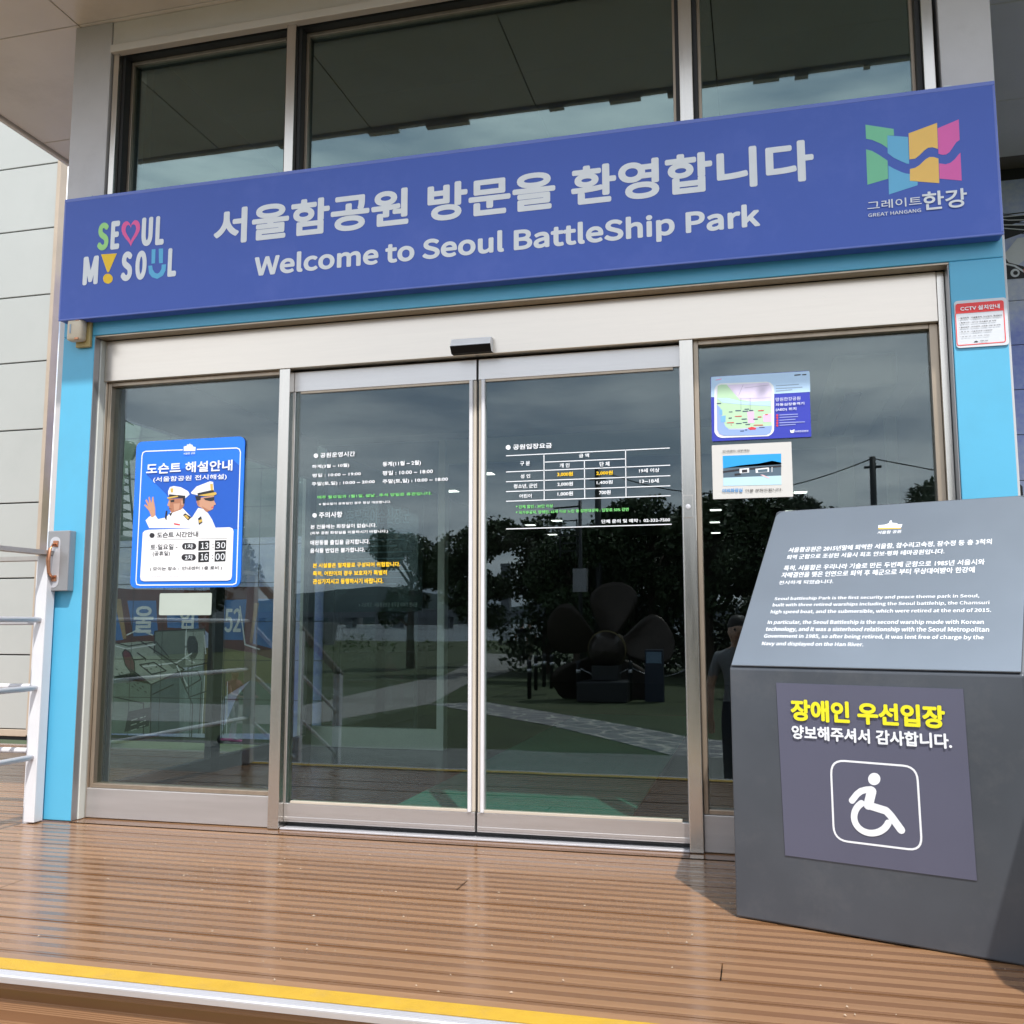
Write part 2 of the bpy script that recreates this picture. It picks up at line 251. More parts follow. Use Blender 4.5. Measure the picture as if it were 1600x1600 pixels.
def decal(items, O, U, V, N, parent, base=.0006, step=.0004, name='lettering', remap={}, top=10):
    O,U,V,N=map(Vector,(O,U,V,N)); groups={}
    def P(a,b,d): return O+U*a+V*b+N*d
    for it in items:
        kind=it[0]
        if kind=='t':
            _,s,x0,z0,x1,z1,w,col=it; vs,fs=glyphs(s, all(ord(ch)<0x2000 for ch in s), 6 if z1-z0>.05 else 2)
            if not vs: continue
            mnx=min(v[0] for v in vs);mxx=max(v[0] for v in vs);mny=min(v[1] for v in vs);mxy=max(v[1] for v in vs)
            H=z1-z0; e=w*H*.62
            sx=(x1-x0-2*e)/(mxx-mnx); sy=(H-2*e)/(mxy-mny); g=groups.setdefault(remap.get(col,col),MB())
            n=1 if w==0 else (14 if H>.05 else 6)
            for k in range(n):
                dx,dy=(0,0) if n==1 else (e*math.cos(2*math.pi*k/n),e*math.sin(2*math.pi*k/n))
                g.add([P(x0+e+(a-mnx)*sx+dx,z0+e+(b-mny)*sy+dy,base+step*top+k*.00004) for a,b in vs],fs)
        elif kind=='p':
            _,col,ly,pts=it; groups.setdefault(remap.get(col,col),MB()).add([P(a,b,base+step*ly) for a,b in pts],[tuple(range(len(pts)))])
        elif kind=='r':
            _,col,ly,a,b=it; n=len(a); groups.setdefault(remap.get(col,col),MB()).add([P(x,y,base+step*ly) for x,y in a]+[P(x,y,base+step*ly) for x,y in b],[(i,(i+1)%n,n+(i+1)%n,n+i) for i in range(n)])
        else:
            _,col,ly,w,pts=it; g=groups.setdefault(remap.get(col,col),MB()); h=w/2
            for i in range(len(pts)-1):
                a=Vector(pts[i]);b=Vector(pts[i+1]); t=b-a
                if t.length<1e-6: continue
                t.normalize(); q=Vector((-t.y,t.x))*h
                g.add([P(*(a+q),base+step*ly+i*.00002),P(*(b+q),base+step*ly+i*.00002),P(*(b-q),base+step*ly+i*.00002),P(*(a-q),base+step*ly+i*.00002)],[(0,1,2,3)])
            for i,p in enumerate(pts):
                if w>.01 or 0<i<len(pts)-1: g.add([P(p[0]+h*math.cos(2*math.pi*k/12),p[1]+h*math.sin(2*math.pi*k/12),base+step*ly+.00001+i*.00002) for k in range(12)],[tuple(range(12))])
    NM={'w':'white','y':'yellow','g':'green','g2':'green','c':'blue','c2':'blue','y2':'yellow','k':'pink','k2':'pink','dk':'dark'}
    out=[]
    for col,g in groups.items(): 
        out.append(g.build(name,INK[col],parent))
    return out
XU,ZV,NY=(1,0,0),(0,0,1),(0,-1,0)
def at_y(y): return (0,y,0),XU,ZV,NY
D = {
 'sign':[["t","서울함공원 방문을 환영합니다",-1.774,2.928,1.18,3.121,0.06,"w"],["t","Welcome to Seoul BattleShip Park",-1.534,2.716,0.945,2.85,0.06,"w"]],
 'seoul':[["t","S",-2.47,2.97,-2.401,3.124,0.085,"g3"],["t","E",-2.388,2.968,-2.334,3.126,0.085,"w"],["t","U",-2.201,2.967,-2.134,3.125,0.085,"w"],["t","L",-2.117,2.965,-2.066,3.124,0.085,"w"],["t","M",-2.549,2.787,-2.455,2.945,0.085,"w"],["t","S",-2.316,2.787,-2.248,2.949,0.085,"w"],["t","O",-2.229,2.786,-2.162,2.945,0.085,"w"],["t","L",-2.036,2.786,-1.985,2.941,0.085,"w"],["p","y",0,[[-2.443,2.949],[-2.346,2.945],[-2.39,2.846],[-2.4,2.847]]],["p","y",0,[[-2.364,2.808],[-2.365,2.801],[-2.367,2.795],[-2.372,2.789],[-2.378,2.786],[-2.385,2.783],[-2.392,2.783],[-2.4,2.785],[-2.407,2.788],[-2.414,2.793],[-2.419,2.799],[-2.422,2.806],[-2.424,2.814],[-2.423,2.821],[-2.421,2.827],[-2.416,2.832],[-2.41,2.836],[-2.403,2.838],[-2.395,2.838],[-2.388,2.837],[-2.38,2.833],[-2.374,2.828],[-2.369,2.822],[-2.365,2.815]]],["p","c",0,[[-2.136,2.946],[-2.113,2.945],[-2.112,2.868],[-2.134,2.868]]],["p","c",0,[[-2.094,2.945],[-2.068,2.944],[-2.066,2.865],[-2.089,2.866]]],["p","c",0,[[-2.152,2.858],[-2.129,2.858],[-2.124,2.835],[-2.112,2.817],[-2.096,2.81],[-2.083,2.816],[-2.073,2.833],[-2.072,2.857],[-2.046,2.856],[-2.048,2.824],[-2.062,2.796],[-2.095,2.782],[-2.127,2.794],[-2.146,2.817]]],["r","k",0,[[-2.269,3.082],[-2.269,3.085],[-2.267,3.091],[-2.264,3.101],[-2.258,3.109],[-2.25,3.116],[-2.24,3.117],[-2.23,3.113],[-2.221,3.104],[-2.215,3.092],[-2.212,3.077],[-2.213,3.062],[-2.218,3.047],[-2.226,3.034],[-2.235,3.021],[-2.245,3.009],[-2.253,2.997],[-2.258,2.987],[-2.262,2.979],[-2.263,2.973],[-2.263,2.971],[-2.263,2.973],[-2.265,2.979],[-2.269,2.987],[-2.276,2.997],[-2.285,3.008],[-2.296,3.02],[-2.306,3.033],[-2.316,3.047],[-2.322,3.062],[-2.325,3.077],[-2.324,3.092],[-2.319,3.104],[-2.311,3.113],[-2.301,3.117],[-2.29,3.116],[-2.282,3.109],[-2.275,3.101],[-2.271,3.091],[-2.269,3.085]],[[-2.268,3.073],[-2.268,3.075],[-2.268,3.079],[-2.266,3.085],[-2.263,3.091],[-2.258,3.095],[-2.253,3.096],[-2.247,3.093],[-2.242,3.088],[-2.238,3.08],[-2.236,3.07],[-2.237,3.06],[-2.24,3.051],[-2.244,3.042],[-2.249,3.033],[-2.255,3.025],[-2.259,3.018],[-2.262,3.011],[-2.264,3.006],[-2.264,3.002],[-2.264,3.001],[-2.265,3.002],[-2.266,3.006],[-2.268,3.011],[-2.272,3.018],[-2.277,3.025],[-2.283,3.033],[-2.289,3.042],[-2.294,3.051],[-2.298,3.06],[-2.3,3.07],[-2.299,3.079],[-2.296,3.088],[-2.292,3.093],[-2.286,3.096],[-2.281,3.095],[-2.276,3.091],[-2.272,3.085],[-2.269,3.079],[-2.268,3.075]]]],
 'hangang':[["p","g2",0,[[1.4,3.155],[1.514,3.12],[1.514,3.09],[1.487,3.094],[1.485,3.037],[1.461,3.059],[1.424,3.082],[1.4,3.09]]],["p","g2",0,[[1.398,3.042],[1.422,3.032],[1.45,3.01],[1.483,2.98],[1.482,2.898],[1.397,2.881]]],["p","c2",0,[[1.487,3.094],[1.57,3.076],[1.569,2.954],[1.559,2.957],[1.536,2.971],[1.508,2.99],[1.485,3.014]]],["p","c2",0,[[1.485,2.958],[1.506,2.941],[1.534,2.923],[1.551,2.914],[1.569,2.909],[1.569,2.878],[1.599,2.873],[1.598,2.855],[1.482,2.827]]],["p","y2",0,[[1.573,3.092],[1.688,3.124],[1.686,3.007],[1.665,3.017],[1.648,3.017],[1.633,3.008],[1.612,2.988],[1.594,2.975],[1.571,2.974]]],["p","y2",0,[[1.571,2.931],[1.592,2.934],[1.61,2.944],[1.634,2.966],[1.651,2.975],[1.668,2.973],[1.686,2.964],[1.684,2.854],[1.568,2.878]]],["p","k2",0,[[1.689,3.099],[1.774,3.128],[1.773,3.036],[1.759,3.027],[1.744,3.005],[1.731,2.987],[1.717,2.978],[1.703,2.978],[1.687,2.985]]],["p","k2",0,[[1.687,2.942],[1.712,2.935],[1.732,2.939],[1.75,2.953],[1.764,2.97],[1.773,2.979],[1.772,2.855],[1.686,2.874]]],["t","그레이트",1.392,2.764,1.61,2.804,0.02,"w"],["t","한강",1.613,2.737,1.788,2.82,0.035,"w"],["t","GREAT HANGANG",1.394,2.733,1.606,2.749,0.04,"w"]],
 'doorL':[["t","공원운영시간",-1.253,1.837,-1.062,1.863,0.05,"w"],["t","하계(3월 ~ 10월)",-1.297,1.781,-1.093,1.803,0.05,"w"],["t","평일 : 10:00 ~ 19:00",-1.296,1.738,-1.029,1.757,0.05,"w"],["t","주말(토,일) : 10:00 ~ 20:00",-1.297,1.692,-0.953,1.714,0.05,"w"],["t","동계(11월 ~ 2월)",-0.913,1.775,-0.71,1.802,0.05,"w"],["t","평일 : 10:00 ~ 18:00",-0.913,1.733,-0.647,1.756,0.05,"w"],["t","주말(토,일) : 10:00 ~ 18:00",-0.912,1.689,-0.569,1.713,0.05,"w"],["t","매주 월요일과 1월1일, 설날 , 추석 당일은 휴관입니다.",-1.264,1.626,-0.652,1.643,0.05,"g"],["t","※ 월요일이 공휴일인 경우 정상 개관합니다.",-1.255,1.593,-0.866,1.606,0.05,"w"],["t","주의사항",-1.253,1.529,-1.125,1.559,0.05,"w"],["t","본 건물에는 화장실이 없습니다.",-1.298,1.474,-0.94,1.495,0.05,"w"],["t","(외부 공원 화장실을 이용하시기 바랍니다.)",-1.298,1.443,-0.879,1.461,0.05,"w"],["t","애완동물 출입을 금지합니다.",-1.298,1.392,-0.975,1.417,0.05,"w"],["t","음식물 반입은 불가합니다.",-1.297,1.352,-1.0,1.376,0.05,"w"],["t","본 시설물은 철재물로 구성되어 위험합니다.",-1.28,1.277,-0.813,1.301,0.05,"y"],["t","특히, 어린이의 경우 보호자가 특별히",-1.279,1.235,-0.882,1.261,0.05,"y"],["t","관심가지시고 동행하시기 바랍니다.",-1.278,1.195,-0.9,1.222,0.05,"y"],["p","w",0,[[-1.267,1.85],[-1.267,1.846],[-1.269,1.843],[-1.272,1.84],[-1.275,1.839],[-1.279,1.839],[-1.283,1.839],[-1.286,1.841],[-1.289,1.844],[-1.291,1.847],[-1.292,1.851],[-1.291,1.854],[-1.29,1.857],[-1.287,1.86],[-1.284,1.861],[-1.28,1.862],[-1.276,1.861],[-1.272,1.859],[-1.269,1.856],[-1.268,1.853]]],["p","w",0,[[-1.267,1.543],[-1.267,1.54],[-1.269,1.537],[-1.271,1.534],[-1.275,1.533],[-1.279,1.532],[-1.282,1.533],[-1.286,1.535],[-1.289,1.537],[-1.291,1.54],[-1.291,1.544],[-1.291,1.547],[-1.289,1.551],[-1.286,1.553],[-1.283,1.555],[-1.279,1.555],[-1.275,1.554],[-1.272,1.553],[-1.269,1.55],[-1.267,1.547]]]],
 'doorR':[["t","공원입장요금",-0.24,1.832,-0.048,1.858,0.05,"w"],["t","구 분",-0.205,1.752,-0.156,1.774,0.05,"w"],["t","금 액",0.083,1.779,0.131,1.798,0.05,"w"],["t","개 인",-0.011,1.735,0.037,1.756,0.05,"w"],["t","단 체",0.181,1.733,0.228,1.755,0.05,"w"],["t","성 인",-0.203,1.691,-0.155,1.711,0.05,"w"],["t","3,000원",-0.023,1.692,0.053,1.714,0.05,"y"],["t","2,000원",0.165,1.691,0.243,1.712,0.05,"y"],["t","19세 이상",0.366,1.695,0.461,1.715,0.05,"w"],["t","청소년, 군인",-0.237,1.642,-0.121,1.664,0.05,"w"],["t","2,000원",-0.023,1.645,0.053,1.666,0.05,"w"],["t","1,400원",0.166,1.647,0.242,1.666,0.05,"w"],["t","13~18세",0.368,1.645,0.457,1.666,0.05,"w"],["t","어린이",-0.209,1.595,-0.148,1.615,0.05,"w"],["t","1,000원",-0.022,1.598,0.053,1.62,0.05,"w"],["t","700원",0.177,1.599,0.232,1.62,0.05,"w"],["t","* 단체 할인 : 30인 이상",-0.226,1.545,-0.044,1.562,0.05,"g"],["t","* 국가유공자, 장애인, 65세 이상 노인 등 감면대상자 : 입장료 50% 감면",-0.226,1.517,0.315,1.534,0.05,"g"],["t","단체 문의 및 예약 :  02-332-7500",0.187,1.463,0.505,1.481,0.05,"w"],["p","w",0,[[-0.253,1.845],[-0.254,1.842],[-0.255,1.838],[-0.258,1.836],[-0.261,1.834],[-0.265,1.834],[-0.269,1.835],[-0.272,1.837],[-0.275,1.839],[-0.277,1.843],[-0.277,1.846],[-0.277,1.85],[-0.275,1.853],[-0.272,1.856],[-0.269,1.857],[-0.265,1.858],[-0.261,1.857],[-0.258,1.855],[-0.255,1.852],[-0.254,1.849]]],["s","w",0,0.0042,[[-0.276,1.805],[0.51,1.807]]],["s","w",0,0.0042,[[-0.084,1.766],[0.304,1.765]]],["s","w",0,0.0042,[[-0.276,1.726],[0.51,1.726]]],["s","w",0,0.0042,[[-0.276,1.678],[0.51,1.677]]],["s","w",0,0.0042,[[-0.276,1.63],[0.509,1.63]]],["s","w",0,0.0042,[[-0.276,1.583],[0.509,1.584]]],["s","w",0,0.0042,[[-0.276,1.449],[0.511,1.451]]],["s","w",0,0.0042,[[-0.088,1.806],[-0.088,1.585]]],["s","w",0,0.0042,[[0.108,1.765],[0.108,1.586]]],["s","w",0,0.0042,[[0.304,1.807],[0.303,1.586]]]],
 'docent':[["p","B2",1,[[-2.257,1.79],[-1.745,1.848],[-1.705,1.814],[-1.696,1.485],[-1.956,1.492],[-2.022,1.581],[-2.125,1.673]]],["t","도슨트 해설안내",-2.258,1.79,-1.745,1.848,0.05,"w"],["t","(서울함공원 전시해설)",-2.213,1.743,-1.776,1.775,0.03,"w"],["s","w",2,0.006,[[-2.044,1.914],[-2.269,1.916],[-2.285,1.91],[-2.29,1.892],[-2.293,1.225],[-2.287,1.205],[-2.268,1.201],[-1.724,1.198],[-1.705,1.204],[-1.702,1.223],[-1.703,1.886],[-1.71,1.902],[-1.726,1.909],[-1.96,1.912]]],["p","w",2,[[-2.038,1.907],[-2.039,1.932],[-2.021,1.934],[-2.019,1.942],[-2.005,1.941],[-2.003,1.949],[-2.0,1.941],[-1.987,1.938],[-1.984,1.929],[-1.967,1.925],[-1.969,1.904]]],["t","서울함 공원",-2.037,1.887,-1.968,1.898,0.02,"w"],["p","W",2,[[-2.227,1.502],[-2.251,1.544],[-2.23,1.563],[-2.196,1.573],[-2.176,1.548],[-2.126,1.557],[-2.102,1.584],[-2.029,1.601],[-1.971,1.547],[-1.956,1.495]]],["p","skin",3,[[-2.217,1.56],[-2.231,1.593],[-2.264,1.625],[-2.258,1.63],[-2.239,1.619],[-2.257,1.65],[-2.25,1.658],[-2.233,1.632],[-2.239,1.666],[-2.232,1.67],[-2.221,1.635],[-2.216,1.668],[-2.209,1.669],[-2.204,1.642],[-2.196,1.609],[-2.192,1.57],[-2.208,1.559]]],["p","skin2",3,[[-2.117,1.655],[-2.021,1.654],[-2.023,1.615],[-2.038,1.596],[-2.096,1.579],[-2.113,1.604],[-2.109,1.628]]],["p","W",4,[[-2.122,1.695],[-2.112,1.717],[-2.09,1.722],[-2.046,1.714],[-2.002,1.691],[-1.992,1.674],[-2.017,1.654],[-2.119,1.673]]],["p","dk",5,[[-2.115,1.679],[-2.018,1.668],[-2.017,1.654],[-2.114,1.662]]],["p","gold",6,[[-2.125,1.663],[-2.063,1.67],[-2.059,1.663],[-2.121,1.654]]],["p","gold",6,[[-2.108,1.71],[-2.091,1.71],[-2.091,1.688],[-2.105,1.688]]],["p","dk",4,[[-2.032,1.655],[-2.019,1.654],[-2.02,1.627],[-2.03,1.625]]],["p","dk",5,[[-2.106,1.646],[-2.082,1.65],[-2.082,1.637],[-2.102,1.636]]],["p","dk",4,[[-2.027,1.565],[-2.015,1.575],[-1.976,1.553],[-1.995,1.536]]],["p","gold",5,[[-2.021,1.562],[-2.007,1.566],[-1.989,1.549],[-1.998,1.543]]],["p","red",4,[[-2.081,1.525],[-2.044,1.519],[-2.042,1.511],[-2.078,1.517]]],["p","dk",4,[[-2.131,1.59],[-2.121,1.593],[-2.124,1.54],[-2.135,1.552]]],["p","dk",4,[[-2.111,1.576],[-2.09,1.581],[-2.101,1.562]]],["p","skin",4,[[-2.115,1.645],[-2.123,1.622],[-2.12,1.616],[-2.11,1.614],[-2.105,1.639]]],["p","skin",4,[[-2.042,1.643],[-2.03,1.642],[-2.028,1.62],[-2.039,1.618]]],["p","dk",5,[[-2.113,1.604],[-2.096,1.601],[-2.096,1.599],[-2.112,1.601]]],["p","skin",3.5,[[-2.086,1.628],[-2.048,1.629],[-2.053,1.596],[-2.081,1.589]]],["s","lg",3,0.0022,[[-2.205,1.507],[-2.188,1.542]]],["s","lg",3,0.0022,[[-2.168,1.514],[-2.131,1.541]]],["s","lg",3,0.0022,[[-2.111,1.504],[-2.097,1.567]]],["s","lg",3,0.0022,[[-2.056,1.527],[-2.046,1.582]]],["s","lg",3,0.0022,[[-2.006,1.501],[-2.02,1.537]]],["s","lg",3,0.0022,[[-2.238,1.543],[-2.212,1.532]]],["s","lg",4,0.0022,[[-1.957,1.503],[-1.965,1.541]]],["s","lg",4,0.0022,[[-1.92,1.502],[-1.899,1.578]]],["s","lg",4,0.0022,[[-1.865,1.498],[-1.872,1.544]]],["p","W2",3,[[-1.98,1.495],[-1.976,1.547],[-1.939,1.601],[-1.905,1.594],[-1.88,1.572],[-1.855,1.538],[-1.832,1.492]]],["p","skin",4,[[-1.951,1.65],[-1.849,1.664],[-1.844,1.623],[-1.851,1.592],[-1.869,1.585],[-1.887,1.577],[-1.899,1.589],[-1.937,1.609],[-1.95,1.631]]],["p","W",5,[[-1.984,1.684],[-1.953,1.714],[-1.875,1.739],[-1.856,1.735],[-1.849,1.686],[-1.903,1.674],[-1.939,1.667],[-1.981,1.677]]],["p","dk",6,[[-1.946,1.679],[-1.852,1.694],[-1.847,1.679],[-1.942,1.663]]],["p","gold",7,[[-1.942,1.667],[-1.837,1.681],[-1.832,1.67],[-1.847,1.663],[-1.902,1.661]]],["p","gold",7,[[-1.873,1.725],[-1.857,1.725],[-1.854,1.691],[-1.868,1.691]]],["p","dk",5,[[-1.96,1.665],[-1.925,1.661],[-1.926,1.643],[-1.949,1.637]]],["p","dk",6,[[-1.909,1.65],[-1.847,1.656],[-1.846,1.637],[-1.867,1.634],[-1.898,1.641]]],["p","skin",5,[[-1.847,1.636],[-1.836,1.619],[-1.837,1.613],[-1.851,1.612]]],["p","skin2",5,[[-1.949,1.64],[-1.933,1.64],[-1.93,1.614],[-1.943,1.613]]],["p","red",6,[[-1.862,1.603],[-1.849,1.605],[-1.848,1.6],[-1.861,1.599]]],["p","skin2",5,[[-1.918,1.609],[-1.869,1.585],[-1.887,1.577],[-1.902,1.588]]],["p","dk",5,[[-1.937,1.545],[-1.919,1.557],[-1.91,1.524],[-1.93,1.51]]],["p","gold",6,[[-1.934,1.535],[-1.914,1.541],[-1.911,1.529],[-1.929,1.521]]],["p","W",8,[[-2.263,1.478],[-2.251,1.489],[-2.226,1.493],[-1.75,1.494],[-1.733,1.487],[-1.727,1.473],[-1.728,1.239],[-1.734,1.224],[-1.752,1.219],[-2.244,1.221],[-2.262,1.227],[-2.267,1.244]]],["p","dk",9,[[-2.19,1.462],[-2.191,1.458],[-2.193,1.454],[-2.196,1.451],[-2.2,1.449],[-2.205,1.449],[-2.21,1.449],[-2.215,1.451],[-2.218,1.455],[-2.221,1.458],[-2.222,1.463],[-2.221,1.467],[-2.219,1.471],[-2.216,1.474],[-2.211,1.476],[-2.207,1.476],[-2.202,1.475],[-2.197,1.473],[-2.194,1.47],[-2.191,1.466]]],["t","도슨트 시간안내",-2.176,1.448,-1.931,1.478,0.045,"dk"],["s","dk",9,0.0015,[[-2.233,1.438],[-1.76,1.437]]],["t","토·일요일 -",-2.212,1.385,-2.051,1.415,0.03,"dk"],["t","(공휴일)",-2.197,1.35,-2.094,1.378,0.02,"dk"],["p","dk",9,[[-2.004,1.383],[-2.011,1.384],[-2.018,1.388],[-2.022,1.394],[-2.024,1.401],[-2.023,1.407],[-2.019,1.413],[-2.013,1.417],[-2.005,1.418],[-1.96,1.417],[-1.953,1.415],[-1.946,1.411],[-1.942,1.406],[-1.94,1.399],[-1.941,1.392],[-1.945,1.387],[-1.952,1.383],[-1.959,1.382]]],["p","dk",9,[[-2.004,1.325],[-2.012,1.327],[-2.018,1.331],[-2.023,1.336],[-2.025,1.343],[-2.024,1.35],[-2.02,1.355],[-2.013,1.359],[-2.006,1.36],[-1.961,1.359],[-1.953,1.358],[-1.946,1.354],[-1.942,1.348],[-1.94,1.342],[-1.941,1.335],[-1.945,1.329],[-1.952,1.326],[-1.959,1.325]]],["t","1차",-2.006,1.387,-1.958,1.412,0.03,"w"],["t","2차",-2.004,1.329,-1.957,1.355,0.03,"w"],["p","blk",9,[[-1.928,1.427],[-1.864,1.428],[-1.863,1.377],[-1.928,1.376]]],["t","13",-1.912,1.385,-1.869,1.418,0.02,"w"],["p","blk",9,[[-1.832,1.428],[-1.766,1.428],[-1.766,1.377],[-1.832,1.376]]],["t","30",-1.826,1.386,-1.771,1.418,0.02,"w"],["p","blk",9,[[-1.927,1.369],[-1.863,1.37],[-1.863,1.316],[-1.926,1.315]]],["t","16",-1.912,1.325,-1.87,1.36,0.02,"w"],["p","blk",9,[[-1.831,1.37],[-1.768,1.371],[-1.768,1.318],[-1.831,1.317]]],["t","00",-1.825,1.325,-1.772,1.36,0.02,"w"],["p","dk",9,[[-1.84,1.407],[-1.841,1.405],[-1.843,1.404],[-1.845,1.405],[-1.846,1.407],[-1.845,1.409],[-1.843,1.409],[-1.841,1.409]]],["p","dk",9,[[-1.839,1.392],[-1.84,1.39],[-1.842,1.389],[-1.844,1.39],[-1.845,1.392],[-1.844,1.394],[-1.842,1.394],[-1.84,1.393]]],["p","dk",9,[[-1.84,1.348],[-1.841,1.346],[-1.843,1.346],[-1.845,1.347],[-1.846,1.348],[-1.845,1.35],[-1.843,1.351],[-1.841,1.35]]],["p","dk",9,[[-1.839,1.334],[-1.84,1.332],[-1.842,1.332],[-1.844,1.333],[-1.845,1.334],[-1.845,1.336],[-1.842,1.337],[-1.84,1.336]]],["t","( 모이는 장소 :  안내센터 1층 로비 )",-2.209,1.273,-1.786,1.295,0.03,"dk"],["t","※ 서울함공원 사정으로 해설시간 및 일정이 변경될 수 있습니다.",-2.23,1.241,-1.798,1.25,0.0,"lg"]],
